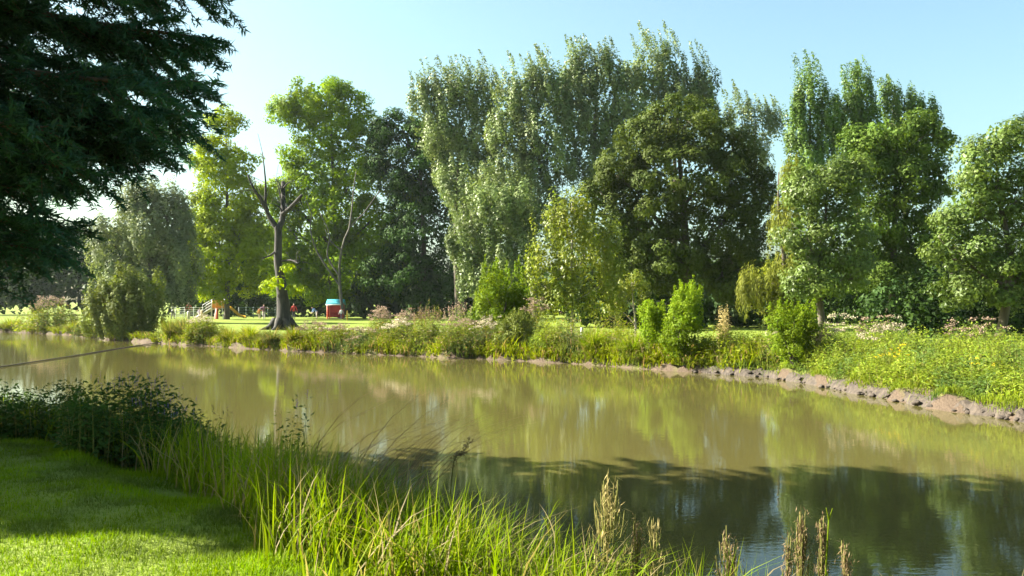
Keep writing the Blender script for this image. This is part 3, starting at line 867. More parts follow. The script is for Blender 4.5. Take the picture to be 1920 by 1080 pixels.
# far-left bank
tussock('sedge_tussock', 'sedge tussock on the far bank at the very left edge of the picture', at_bank(22, 1), 3.4, 1.15, n=500)
herb('herb_clump', 'tall weedy clump with pale seed heads rising left of the willow shrub', at_bank(88, 1.6), 4.2, 2.0, flower='pink', n=110, leaf=.26, fsize=.14)
tussock('sedge_tussock', 'low brown-shaded sedge tussock just left of the willow shrub', at_bank(138, 1), 2.6, 1.0, n=420)
herb('herb_clump', 'low pale leafy clump spilling from the willow shrub to the water', at_bank(172, .4), 2.6, 1.1, n=70, leaf=.2)
# bank in front of the playground
tussock('sedge_tussock', 'arching pale sedge tussock at the right foot of the willow shrub', at_bank(322, .7), 1.7, 1.35, n=460)
tussock('sedge_tussock', 'brownish sedge tussock beside the pale-flowered clump before the climbing frame', at_bank(345, .9), 1.6, 1.4, n=460)
herb('herb_clump', 'rounded pale-flowered clump on the bank below the climbing frame', at_bank(381, 1.0), 1.9, 1.1, flower='cream', n=120, leaf=.17, fsize=.07)
tussock('sedge_tussock', 'small dark-footed sedge tussock right of the pale-flowered rounded clump', at_bank(428, .7), 1.5, 1.0, n=380)
tussock('sedge_tussock', 'wide yellow-green sedge tussock left below the dark old trunk', at_bank(468, .7), 1.8, 1.05, n=460)
tussock('sedge_tussock', 'dark-sided sedge tussock directly below the dark old trunk', at_bank(508, .6), 1.7, .95, n=420)
tussock('sedge_tussock', 'yellow sedge tussock hanging to the water right of the dark old trunk', at_bank(550, .4), 1.3, 1.0, n=380)
herb('agrimony_clump', 'pinkish-flowered clump right of the dark old trunk, below the person in red', at_bank(585, 1.2), 2.2, .85, flower='pink', n=90, leaf=.15, fsize=.085)
herb('agrimony_clump', 'green and pink clump before the red playhouse', at_bank(630, 1.2), 2.0, .8, flower='pink', n=90, leaf=.15, fsize=.08)
herb('herb_clump', 'low brownish clump at the water left of the tall faded-pink clump', at_bank(675, .7), 1.8, .75, flower='pink', n=70, leaf=.14, fsize=.08)
herb('agrimony_clump', 'tall rounded faded-pink clump standing right of the red playhouse', at_bank(715, 2.2), 1.4, 1.35, flower='pink', n=100, leaf=.14, fsize=.10)
herb('agrimony_clump', 'slimmer faded-pink clump just right of the tall rounded pink one', at_bank(757, 2.0), 1.1, 1.3, flower='pink', n=70, leaf=.14, fsize=.10)
herb('agrimony_clump', 'low pale pink clump at the water below the slim pink one', at_bank(742, .8), 1.3, 1.1, flower='cream', n=70, leaf=.14, fsize=.09)
herb('dock_clump', 'brown-topped bushy clump with upright spikes left of the bank bush', at_bank(800, 1.4), 1.7, 1.35, flower='seed', n=110, leaf=.13, fsize=.08, fshape='spike')
herb('loosestrife_clump', 'clump of slender upright spires against the dark chestnut shade', at_bank(812, 2.6), 2.0, 1.5, flower='herb', n=40, leaf=.13, n_leaf=12, fsize=.07, fshape='spike')
herb('loosestrife_clump', 'yellow-green spires right beside the bank bush', at_bank(862, 2.0), 1.6, 1.5, mat='meadow', flower='pink', n=70, leaf=.14, fsize=.08, fshape='spike')
herb('herb_clump', 'pale mixed leafy clump at the water below the yellow-green spires', at_bank(862, .7), 1.8, 1.2, flower='pink', n=110, leaf=.13, fsize=.07)
shrub('bank_bush', 'tall leafy green bush on the bank left of the young aspen', at_bank(940, 3.0), 2.5, 3.2, 'shrub', .15, .4, 8)
herb('agrimony_clump', 'pale clump with creamy heads at the foot of the bank bush', at_bank(915, 1.0), 1.7, 1.25, flower='cream', n=110, leaf=.12, fsize=.07)
herb('agrimony_clump', 'tall pink-headed stems rising between the bank bush and the young aspen', at_bank(1005, 2.0), 1.2, 1.75, flower='pink', n=60, leaf=.12, fsize=.09)
shrub('dogwood_shrub', 'shaded reddish-brown shrub at the water below the bank bush', at_bank(965, .9), 1.5, 1.5, 'bush', .12, .3, 5)
herb('herb_clump', 'yellow-green clump of leafy stems left of the young aspen trunk', at_bank(1032, .9), 1.5, 1.15, mat='meadow', n=100, leaf=.13)
tussock('sedge_tussock', 'large fountain-shaped sedge tussock at the water right of the young aspen trunk', at_bank(1112, .9), 1.5, 1.15, mat='reed', n=900)
tussock('sedge_tussock', 'smaller bright sedge tussock between the fountain-shaped tussock and the rounded shrub', at_bank(1186, .6), 1.3, .95, mat='reed', n=700)
herb('herb_clump', 'upright leafy stems behind the two fountain-shaped tussocks', at_bank(1150, 2.6), 1.6, 1.6, n=60, leaf=.13)
shrub('osier_shrub', 'narrow upright green shrub just left of the rounded bright shrub', at_bank(1222, .6), .95, 1.75, 'shrub', .11, .26, 6, 1.3, 'upright')
shrub('rounded_shrub', 'tall egg-shaped bright green shrub standing at the water', at_bank(1281, .35), 1.3, 2.2, 'shrub', .11, .27, 8, 1.3)
herb('pampas_clump', 'slim tan plume standing alone on the lawn before the dark oak shade', at_bank(1357, 9.5), .4, 1.35, mat='straw', flower='straw', n=30, leaf=.14, fsize=.07, fshape='spike')
herb('herb_clump', 'yellow-green clump before the footpath right of the rounded shrub', at_bank(1372, 1.0), 1.5, 1.0, mat='meadow', n=110, leaf=.11)
herb('herb_clump', 'thin wispy clump beside the footpath left of the right-bank shrub', at_bank(1425, 1.6), 1.2, 1.0, n=44, leaf=.10)
shrub('willow_bush', 'leafy bright shrub at the left end of the flowering right bank', at_bank(1488, .6), 1.45, 1.75, 'shrub', .10, .26, 7)
RB = [(1452, 1.6, .8, 'cream', 'pale feathery clump hard left of the leafy right-bank shrub'),
      (1530, 1.8, 1.3, 'pink', 'pinkish clump hard right of the leafy right-bank shrub'),
      (1575, 3.2, 1.2, 'cream', 'cream-flowered clump left of the largest pink group on the right bank'),
      (1640, 4.2, 1.5, 'pink', 'largest and tallest pink-flowered clump on the right bank'),
      (1672, 3.4, 1.2, 'cream', 'cream-headed clump at the right side of the largest pink group'),
      (1630, 2.6, .7, 'cream', 'single pale fluffy head below the largest pink group'),
      (1805, 4.2, 1.0, 'pink', 'tall clump with brownish-pink tops before the black shade under the edge tree'),
      (1848, 4.0, 1.0, 'pink', 'right-hand tall brownish-topped clump near the right edge')]
for px, off, w, fl, lab in RB:
    c = at_bank(px, off)
    herb('agrimony_clump', lab, c, w, 1.25 if off > 3 else 1.05, mat='meadow', flower=fl, n=int(38 * w), leaf=.11, fsize=.075)
herb('ragwort_clump', 'yellow-flowered clump in the middle of the right bank', at_bank(1672, 1.5), 1.4, .8, mat='meadow', flower='yellow', n=40, leaf=.09, fsize=.028)
herb('ragwort_clump', 'smaller yellow-flowered clump nearer the right edge of the right bank', at_bank(1835, 1.3), 1.0, .7, mat='meadow', flower='yellow', n=12, leaf=.09, fsize=.028)

# uncountable low growth along the far bank, and the tall meadow on the right bank
def along_far(n, lo, hi, off_lo, off_hi):
    px = rng.uniform(lo, hi, n)
    D = np.interp(px, fpx, fD); off = rng.uniform(off_lo, off_hi, n)
    y = D + off; x = (px - 960) / F * y
    z, d, _, _ = ground_info(x, y)
    return np.stack([x, y, z - .02], 1)[d > .04], off[d > .04], px[d > .04]

gb = Geo(); gs = Geo()
B, off, px = along_far(7000, -60, 1460, .02, 3.2)
blades(gb, B, rng.uniform(.25, .8, len(B)) * np.where(off < 2, 1, .5) * np.interp(px, [500, 620, 840, 900, 1300], [.55, .9, 1, 1.35, 1.25]), .05, norm(rng.normal(size=(len(B), 3)) * [1, 1, 0]), rng.uniform(.1, .7, len(B)))
B, off, px = along_far(5000, -60, 1300, -.1, .55)
blades(gb, B, rng.uniform(.3, .75, len(B)), .045, norm(np.stack([rng.normal(size=len(B)) * .5, -np.ones(len(B)), 0 * off], 1)), rng.uniform(.3, 1.0, len(B)), tipdrop=rng.uniform(.1, .6, len(B)))
B, off, px = along_far(2600, -60, 1460, .08, 2.4)
herb_geo(gs, gb, B, rng.uniform(.25, .75, len(B)) * (1 + .55 * np.sin(px * .031) * np.sin(px * .0127 + 1)) * np.interp(px, [500, 620, 840, 900, 1300], [.5, .9, 1, 1.5, 1.3]), .15, 16)
tag(gb.build('bank_herbs', M['herb']), 'low mixed herbs and grasses covering the far bank', 'ground cover', kind='stuff')
tag(gs.build('bank_herb_stems', M['stem']), 'thin stems of the low herbs on the far bank', 'ground cover', kind='stuff')
gb, gs = Geo(), Geo()
n = 2600
px = rng.uniform(1290, 2300, n); bx = np.interp(px, list(fpx) + [2350], list(fD) + [12.6]); y = bx + rng.uniform(.12, .55, n); x = (px - 960) / F * y
B = np.stack([x, y, ground_info(x, y)[0] + .05], 1)
blades(gb, B, rng.uniform(.15, .42, n), .02, norm(np.stack([-.5 + rng.normal(size=n) * .4, -np.ones(n), 0 * x], 1)), rng.uniform(.4, 1.1, n), tipdrop=rng.uniform(.2, .8, n))
n = 6500
px = rng.uniform(1465, 2350, n)
bx = np.interp(px, list(fpx) + [2350], list(fD) + [12.6]); off = rng.uniform(.55, 6.5, n) ** 1.0
y = bx + off; x = (px - 960) / F * y
z, d, _, _ = ground_info(x, y)
ok = d > .2
B = np.stack([x, y, z - .02], 1)[ok]
H = np.clip(.35 + .22 * off[ok], .3, 1.0) * rng.uniform(.7, 1.15, len(B)) * (1 + .28 * np.sin(B[:, 0] * 2.2 + B[:, 1] * .9) * np.sin(B[:, 1] * 1.7 - B[:, 0]))
herb_geo(gs, gb, B, H, .12, 16, .10, .34)
tag(gb.build('meadow_herbs', M['meadow']), 'dense sunlit tall herbs covering the right bank', 'ground cover', kind='stuff')
tag(gs.build('meadow_herb_stems', M['stem']), 'thin stems of the tall herbs on the right bank', 'ground cover', kind='stuff')

# clods of dried mud along the right-hand waterline: pieces of one bank
import bmesh
bank = Geo()
pl = np.array([((px - 960) / F * np.interp(px, fpx, fD), np.interp(px, fpx, fD)) for px in np.linspace(1300, 1920, 60)] + [(11.5, 16), (13.5, 14.6), (16, 12.9)])
tn = norm(np.gradient(pl, axis=0)); nm = np.stack([-tn[:, 1], tn[:, 0]], 1)
if nm[0, 1] < 0: nm = -nm
rows = []
for u, zz in ((-.12, -.1), (-.03, .03), (.05, .12), (.14, .19), (.24, .22), (.36, .15)):
    jit = .07 * np.sin(np.arange(len(pl)) * 1.7 + u * 9) + .05 * np.sin(np.arange(len(pl)) * .6)
    q = pl + nm * (u + jit)[:, None]
    rows.append(np.concatenate([q, (zz + .04 * np.sin(np.arange(len(pl)) * 2.3 + u * 5))[:, None]], 1))
V = np.stack(rows, 1); k6 = 6
ii = (np.arange(len(pl) - 1)[:, None] * k6 + np.arange(k6 - 1)[None]).ravel()
bank.add(V.reshape(-1, 3), f4=np.stack([ii, ii + k6, ii + k6 + 1, ii + 1], 1))
bank_o = bank.build('muddy_bank', M['mud'], smooth=True)
tag(bank_o, kind='structure')
clods = []
for v in range(6):
    bm = bmesh.new(); bmesh.ops.create_icosphere(bm, subdivisions=2, radius=1.0)
    for w in bm.verts:
        s = 1 + .22 * math.sin(3.1 * w.co.x + v) * math.cos(2.7 * w.co.y - v) + rng.uniform(-.07, .07)
        w.co *= s; w.co.z *= .62
    me = bpy.data.meshes.new('clod'); bm.to_mesh(me); bm.free(); me.materials.append(M['mud'])
    me.polygons.foreach_set('use_smooth', np.ones(len(me.polygons), dtype=bool)); clods.append(me)
for k in range(120):
    i = rng.integers(0, len(pl)); u = rng.uniform(-.08, .20)
    o = bpy.data.objects.new('clod', clods[k % 6]); COL.objects.link(o); o.parent = bank_o
    q = pl[i] + nm[i] * u + rng.uniform(-.15, .15, 2)
    s = rng.uniform(.03, .085)
    o.location = (q[0], q[1], .03 + .5 * max(0, u)); o.scale = (s * 1.25, s, s); o.rotation_euler = (rng.uniform(-.3, .3), rng.uniform(-.3, .3), rng.uniform(0, 6))

# floating rope across the left arm of the pond
g = Geo()
c = curve([(-16.6, 20, .02), (-17.3, 28, .03), (-18.2, 38, .03), (-19.2, 46, .02), (-19.3, 51.5, .06)], 40)
tube(g, c, .022, 6)
tag(g.build('floating_rope', M['rope'], smooth=True), 'thin dark rope stretched across the water at the left', 'rope')

# ------------------------------------------------------------------ near bank
def near_pts(n, xlo, xhi, dlo, dhi):
    x = rng.uniform(xlo, xhi, n); y = np.interp(x, NEAR[:, 0], NEAR[:, 1])
    k = np.clip(np.searchsorted(NEAR[:, 0], x), 1, len(NEAR) - 1)
    tx, ty = (NEAR[k] - NEAR[k - 1]).T
    ln = np.hypot(tx, ty); d = rng.uniform(dlo, dhi, n)
    X, Y = x + ty / ln * d, y - tx / ln * d            # towards the viewer's lawn
    z = ground_info(X, Y)[0]
    return np.stack([X, Y, np.maximum(z, -.05) - .02], 1), d

def unit_lean(n, bias=(0, 0)):
    a = rng.normal(size=(n, 3)) + [bias[0], bias[1], 0]; a[:, 2] = 0
    return norm(a)

g = Geo()
B, d = near_pts(11000, -5.5, .2, -.25, 2.2)
ok = d < np.interp(B[:, 0], [-5.5, -4, -2.4, -1.4, 0], [.8, .95, 1.25, 1.6, 2.2]) + rng.normal(size=len(B)) * .12
B, d = B[ok], d[ok]
hh = rng.uniform(.45, .95, len(B)) * np.interp(d, [-.25, .6, 1.4, 2.2], [.85, 1, .85, .5])
blades(g, B, hh, rng.uniform(.009, .02, len(B)), unit_lean(len(B), (.3, 0)), rng.uniform(.05, .8, len(B)), seg=4, tipdrop=rng.uniform(0, .2, len(B)))
B, d = near_pts(4200, -14, -5, -.2, 1.0)
hh = rng.uniform(.4, .8, len(B))
blades(g, B, hh, rng.uniform(.01, .022, len(B)), unit_lean(len(B)), rng.uniform(.05, .7, len(B)), seg=3)
B, d = near_pts(6500, -.7, 3.3, -.15, 1.3)
hh = rng.uniform(.4, .9, len(B)) * np.interp(B[:, 0], [-.6, .6, 1.3, 3.3], [1, .95, .72, .6])
blades(g, B, hh, rng.uniform(.006, .014, len(B)), unit_lean(len(B), (.2, 0)), rng.uniform(.05, .9, len(B)), seg=4, tipdrop=rng.uniform(0, .25, len(B)))
tag(g.build('reed_bed', M['reed']), 'reeds and sedges lining the near bank, dark in the shade, bright at the bottom', 'reeds', kind='stuff')

def near(px, D):
    x = (px - 960) / F * D
    return np.array([x, D, max(gz(x, D), 0) - .03])

herb('herb_clump', 'dark shaded leafy clump at the left edge of the near bank', near(40, 12.4), 2.6, .80, mat='shade_herb', n=280, leaf=.11, n_leaf=30)
herb('herb_clump', 'second dark clump from the left on the near bank, with upright tips', near(135, 11.9), 1.8, .88, mat='shade_herb', n=200, leaf=.11, n_leaf=30)
herb('loosestrife_clump', 'large dark willowherb clump with violet tips on the near bank', near(285, 10.3), 1.9, 1.05, mat='shade_herb', flower='violet', n=300, leaf=.10, n_leaf=34, fsize=.014, fshape='spike')
herb('loosestrife_clump', 'shorter dark willowherb clump right of the violet-tipped one', near(375, 9.9), 1.0, .85, mat='shade_herb', n=150, leaf=.09, n_leaf=30)
herb('loosestrife_plant', 'lone tall leafy flower spike standing above the shaded reeds', near(562, 9.3), .28, 1.28, mat='shade_herb', flower='violet', n=6, leaf=.08, n_leaf=34, fsize=.02, fshape='spike')
herb('mugwort_plant', 'thin drooping seed stem just right of the violet-tipped willowherb', near(412, 10.2), .2, 1.1, mat='seed', flower='seed', n=5, leaf=.06, n_leaf=16, fsize=.025, fshape='spike')
herb('nettle_plant', 'small upright leafy stem left of the lone tall flower spike', near(525, 9.4), .3, 1.0, mat='shrub', n=6, leaf=.07, n_leaf=26)

# arching dry stems over the shaded reeds
root = thing('dry_sedge_clump', 'clump of long dry stems arching to the right above the shaded reeds', 'sedge', near(640, 8.9))
g = Geo(); n = 90
B = np.array(root.location) + np.stack([rng.uniform(-.7, .7, n), rng.uniform(-.3, .3, n), 0 * np.arange(n)], 1)
blades(g, B, rng.uniform(1.5, 2.2, n), .013, norm(np.stack([rng.uniform(.5, 1, n), rng.normal(size=n) * .25, 0 * np.arange(n)], 1)), rng.uniform(.5, 1.0, n), seg=6, tipdrop=rng.uniform(.05, .3, n))
g.build('blades', M['seed'], root)
# leaning dock stalk at the end of the arching stems
root = thing('dock_stalk', 'brown seeded stalk leaning right at the shadow edge over the water', 'plant', near(838, 8.4))
g, gf = Geo(), Geo()
c = curve([np.array(root.location), P(850, 868, 8.4), P(868, 850, 8.4), P(881, 822, 8.4)], 10)
tube(g, c, np.linspace(.008, .003, len(c)), 5)
n = 150; t = rng.uniform(.35, 1, n) * (len(c) - 1); i = np.minimum(t.astype(int), len(c) - 2)
pos = c[i] + (c[i + 1] - c[i]) * (t - i)[:, None] + rng.normal(size=(n, 3)) * .016
leaves(gf, pos, norm(rng.normal(size=(n, 3))), .026, .012)
g.build('stem', M['stem'], root); tag(gf.build('seed_head', M['seed'], root), kind='stuff')

def seed_plant(name, label, px, py_top, D, width, shoots, col='seed', long=False):
    """A stalk carrying a branched head of upright seed pods or a plume."""
    b = near(px, D); tip = P(px, py_top, D)
    root = thing(name, label, 'plant', b)
    g, gf = Geo(), Geo()
    h = tip[2] - b[2]
    st = curve([b, b * .5 + tip * .5 + [rng.uniform(-.02, .02), 0, 0], tip - [0, 0, h * .12]], 10)
    tube(g, st, np.linspace(.009, .004, len(st)), 6)
    for k in range(shoots):
        t = rng.uniform(.52, .95); p0 = b + (tip - b) * t
        a = rng.uniform(0, 2 * np.pi)
        out = np.array([math.cos(a), math.sin(a) * .8, 0]) * width * .5 * rng.uniform(.35, 1) * (1.25 - .8 * (t - .5) * 2)
        e = p0 + out + np.array([0, 0, h * rng.uniform(.10, .22)])
        c = curve([p0, p0 + out * .75 + [0, 0, h * .03], e], 6)
        tube(g, c, np.linspace(.004, .002, len(c)), 4)
        if long:
            m = 6
            tt = rng.uniform(.35, 1, m)[:, None]
            leaves(gf, p0 + (e - p0) * tt + rng.normal(size=(m, 3)) * .012 + [0, 0, .02], norm(rng.normal(size=(m, 3))), rng.uniform(.05, .095, m), .0065, np.tile([0, 0, 4.0], (m, 1)) + out * 8)
        else:
            m = 15
            tt = rng.uniform(.1, 1, m)[:, None]
            leaves(gf, p0 + (e - p0) * tt + rng.normal(size=(m, 3)) * .014, norm(rng.normal(size=(m, 3))), rng.uniform(.02, .04, m), .0045, np.tile([0, 0, 3.0], (m, 1)))
    m = 10
    aa = rng.uniform(0, 2 * np.pi, m)
    blades(g, b + (tip - b) * rng.uniform(.05, .5, m)[:, None], rng.uniform(.12, .22, m), .012, np.stack([np.cos(aa), np.sin(aa), 0 * aa], 1), .8)
    g.build('stem', M['stem'], root); tag(gf.build('seed_head', M[col], root), kind='stuff')

seed_plant('willowherb_plant', 'largest sunlit seed-podded plant rising from the reeds at bottom centre', 1142, 938, 4.9, .24, 44, 'straw', True)
seed_plant('reed_plume', 'slim brown plume between the two podded plants at bottom centre', 1194, 985, 4.9, .06, 26)
seed_plant('willowherb_plant', 'smaller seed-podded plant right of the slim brown plume', 1230, 1008, 4.8, .13, 20, 'straw', True)
seed_plant('reed_plume', 'broad brown seed head left of the blue sky reflection', 1368, 1022, 4.8, .17, 44)
seed_plant('reed_plume', 'tallest brown plume right of the blue sky reflection', 1503, 992, 4.9, .09, 40)
seed_plant('reed_plume', 'brown plume beside the forked green stem', 1543, 996, 4.95, .07, 30)
seed_plant('reed_plume', 'short brown plume left of the tallest plume', 1478, 1032, 4.8, .08, 26)
seed_plant('reed_plume', 'short brown plume right of the forked green stem', 1585, 1045, 4.7, .07, 22)
root = thing('forked_reed', 'thin green reed stem with a forked tip above the brown plumes', 'reed', near(1546, 4.9))
g = Geo(); b = np.array(root.location); f = P(1554, 975, 4.9)
tube(g, curve([b, b * .5 + f * .5 + [-.01, 0, 0], f], 10), np.linspace(.006, .004, len(curve([b, b, f], 10))), 5)
for q in ((1549, 952), (1561, 953)):
    e = P(*q, 4.9); tube(g, curve([f, f * .5 + e * .5, e], 6), np.linspace(.004, .002, len(curve([f, f, e], 6))), 5)
g.build('stem', M['reed'], root)
for i, (x1, y1, D, lab) in enumerate([(1030, 905, 5.6, 'tall thin grass stem with two leaf tips standing before the dark water'), (930, 972, 5.2, 'upright pale reed shoot at the left end of the bottom reeds'),
                                      (1042, 968, 5.0, 'group of long reed blades rising highest from the bottom reeds')]):
    b = near(x1 - 2, D); tip = P(x1, y1, D); root = thing('reed_shoot', lab, 'reed', b)
    g = Geo(); n = (3, 5, 9)[i]
    tube(g, curve([b, b * .5 + tip * .5, tip], 8), np.linspace(.005, .002, len(curve([b, b, tip], 8))), 5)
    t = rng.uniform(.5, .95, n)[:, None]; a = rng.uniform(0, 6.28, n)
    blades(g, b + (tip - b) * t, rng.uniform(.1, .28, n), .010, np.stack([np.cos(a), np.sin(a), 0 * a], 1), rng.uniform(.2, .8, n), seg=4)
    g.build('blades', M['reed'], root)

# mown lawn blades on the near side
g = Geo()
n = 150000
y = 4.2 + rng.random(n) ** 1.5 * 10.5; x = -y * rng.uniform(-.02, .62, n) - .2
z, d, dn, _ = ground_info(x, y)
ok = (d > .9)
B = np.stack([x, y, z - .01], 1)[ok]; n = len(B)
blades(g, B, rng.uniform(.025, .065, n) * np.interp(dn[ok], [.9, 2.0], [1.9, 1]), rng.uniform(.004, .009, n) * np.interp(y[ok], [4, 14], [1, 2]), unit_lean(n), rng.uniform(.1, .9, n), seg=1)
tag(g.build('lawn_grass', M['lawn']), 'short mown grass of the near lawn', 'grass', kind='stuff')

# ------------------------------------------------------------------ playground
paint = {k: paint_mat(k, c) for k, c in {
    'orange panel paint': (0.75, 0.27, 0.03), 'red panel paint': (0.45, 0.03, 0.035), 'cyan roof paint': (0.08, 0.50, 0.60), 'white rail paint': (0.75, 0.75, 0.72),
    'green fence paint': (0.02, 0.07, 0.045), 'pale timber': (0.45, 0.33, 0.20), 'yellow slide plastic': (0.65, 0.38, 0.03), 'red tube paint': (0.60, 0.10, 0.03),
    'steel': (0.45, 0.46, 0.47), 'brown timber': (0.12, 0.07, 0.04), 'concrete': (0.42, 0.40, 0.36)}.items()}

def part(name, root, mat, boxes=(), tubes=()):
    g = Geo()
    for b in boxes: box(g, *b)
    for pts, r in tubes: tube(g, np.asarray(pts, float), r, 8)
    return g.build(name, paint[mat], root)

def climbing_frame():
    D = 101.0
    c = P(413, 598, D); c[2] = gz(c[0], c[1])
    root = thing('climbing_frame', 'orange wooden climbing frame with ramp and yellow slide on the far lawn', 'climbing frame', c)
    x, y, z = c
    for dx, dy in ((-.75, -.6), (.75, -.6), (-.75, .6), (.75, .6)):
        part('post', root, 'white rail paint', tubes=[([(x + dx * 1.05, y + dy, z - .05), (x + dx * .9, y + dy, z + 2.25)], .07)])
    part('platform', root, 'pale timber', [((x, y, z + 1.15), (1.6, 1.3, .1))])
    for k in range(4):
        part('side_panel', root, 'orange panel paint', [((x - .52 + k * .345, y - .66, z + 1.66), (.32, .05, .86))])
    part('back_panel', root, 'orange panel paint', [((x, y + .66, z + 1.6), (1.4, .05, .75))])
    part('fire_pole_tube', root, 'red tube paint', tubes=[([(x - .1, y - .85, z - .03), (x - .1, y - .85, z + 1.1)], .17)])
    for k in range(9):
        t = (k + .5) / 9
        part('ramp_board', root, 'pale timber', [((x - .85 - 1.75 * t, y, z + 1.15 - .95 * t), (.2, 1.1, .05), 0, .5, 0, -.5)])
    for s in (-.58, .58):
        beam = part('ramp_beam', root, 'white rail paint', tubes=[([(x - .8, y + s, z + 1.15), (x - 2.6, y + s, z + .12)], .06)])
        for h in (.35, .65, .95):
            part('handrail', beam, 'steel', tubes=[([(x - .75, y + s, z + 1.15 + h), (x - 1.75, y + s, z + .58 + h), (x - 1.78, y + s, z + .55 + h * .8)], .03)])
    for s in (.35, .85):
        rail = part('ladder_rail', root, 'white rail paint', tubes=[([(x + s + .25, y - .9, z), (x + s, y - .66, z + 1.9)], .04)])
    for k in range(5):
        h = .25 + k * .3
        part('ladder_rung', rail, 'steel', tubes=[([(x + .6 - .12 * h / 2, y - .88 + .12 * h, z + h), (x + 1.1 - .13 * h, y - .88 + .12 * h, z + h)], .025)])
    g = Geo()
    pts = curve([(x + .8, y, z + 1.2), (x + 1.2, y, z + 1.1), (x + 2.1, y, z + .35), (x + 2.7, y, z + .15)], 16)
    pts = np.array(pts); V = []
    for p in pts:
        for dy, dz in ((-.34, .2), (-.30, .0), (.30, .0), (.34, .2), (.34, .14), (.26, -.05), (-.26, -.05), (-.34, .14)):
            V.append(p + [0, dy, dz])
    m = len(pts); i = np.arange(m - 1)[:, None] * 8; j = np.arange(8)[None]
    g.add(V, f4=np.stack([i + j, i + (j + 1) % 8, i + 8 + (j + 1) % 8, i + 8 + j], -1).reshape(-1, 4))
    g.build('slide', paint['yellow slide plastic'], root)
climbing_frame()

def railing(name, label, px0, px1, D, h, n_rails, n_posts, mat, py=None):
    a, b = P(px0, 598, D), P(px1, 598, D)
    a[2], b[2] = gz(a[0], D), gz(b[0], D)
    root = thing(name, label, 'fence', (a + b) / 2)
    for k in range(n_rails):
        z = h * (k + 1) / n_rails
        part('rail', root, mat, tubes=[([a + [0, 0, z], b + [0, 0, z]], .028)])
    for k in range(n_posts):
        p = a + (b - a) * k / (n_posts - 1)
        part('post', root, mat, tubes=[([p - [0, 0, .1], p + [0, 0, h + .06]], .04)])
railing('railing', 'white horizontal-rail fence left of the climbing frame', 329, 380, 104, 1.2, 5, 4, 'white rail paint')
railing('railing', 'dark green fence between the climbing frame and the old trunk', 448, 516, 107, 1.2, 4, 6, 'green fence paint')
for px, D, h, r, mt, lab in ((353.5, 100, .8, .16, 'concrete', 'short pale bollard before the white fence'), (378.5, 100, .95, .12, 'pale timber', 'yellowish timber post at the foot of the ramp'),
                             (651, 92, 1.0, .07, 'yellow slide plastic', 'yellow post right of the red playhouse'), (1091, 52, .40, .09, 'concrete', 'small pale post in the grass right of the young aspen')):
    c = P(px, 598, D); c[2] = gz(c[0], D)
    g = Geo(); tube(g, np.array([c - [0, 0, .1], c + [0, 0, h * .5], c + [0, 0, h * .92], c + [0, 0, h]]), [r, r, r * .95, r * .6], 12)
    o = g.build('bollard', paint[mt]); tag(o, lab, 'post')

def playhouse():
    D = 99.0
    c = P(630, 598, D); x, y = c[0], D; z = gz(x, y)
    root = thing('playhouse', 'small red playhouse with cyan roof on the far lawn', 'playhouse', (x, y, z))
    part('floor', root, 'pale timber', [((x, y, z + .08), (1.75, 1.3, .08))])
    for k in range(6):
        part('back_board', root, 'red panel paint', [((x, y + .6, z + .3 + k * .235), (1.5, .05, .225))])
    for k in range(4):
        part('front_board', root, 'red panel paint', [((x + .08, y - .62, z + .82 + k * .2), (1.3, .05, .19))])
    for s in (-.78, .78):
        part('side_panel', root, 'red panel paint', [((x + s, y, z + .85), (.05, 1.15, 1.35))])
    for dx in (-.8, -.55, .8):
        part('post', root, 'red tube paint', tubes=[([(x + dx, y - .68, z), (x + dx, y - .68, z + 1.55)], .055)])
    front = part('roof', root, 'cyan roof paint', [((x, y - .42, z + 1.82), (1.85, 1.0, .06), 0, .5, .55)])
    part('roof', root, 'cyan roof paint', [((x, y + .42, z + 1.82), (1.85, 1.0, .06), 0, .5, -.55)])
    part('fascia', front, 'white rail paint', [((x, y - .86, z + 1.53), (1.87, .05, .1))])
    part('gable', root, 'red panel paint', [((x - .8, y, z + 1.72), (.045, .6, .4))])
    part('gable', root, 'red panel paint', [((x + .8, y, z + 1.72), (.045, .6, .4))])
playhouse()

skin_m = paint_mat('skin', (0.48, 0.28, 0.19), .6)
cloth = {}
def cloth_m(c):
    if c not in cloth: cloth[c] = paint_mat('cloth %d' % len(cloth), c, .9, .15, 9)
    return cloth[c]

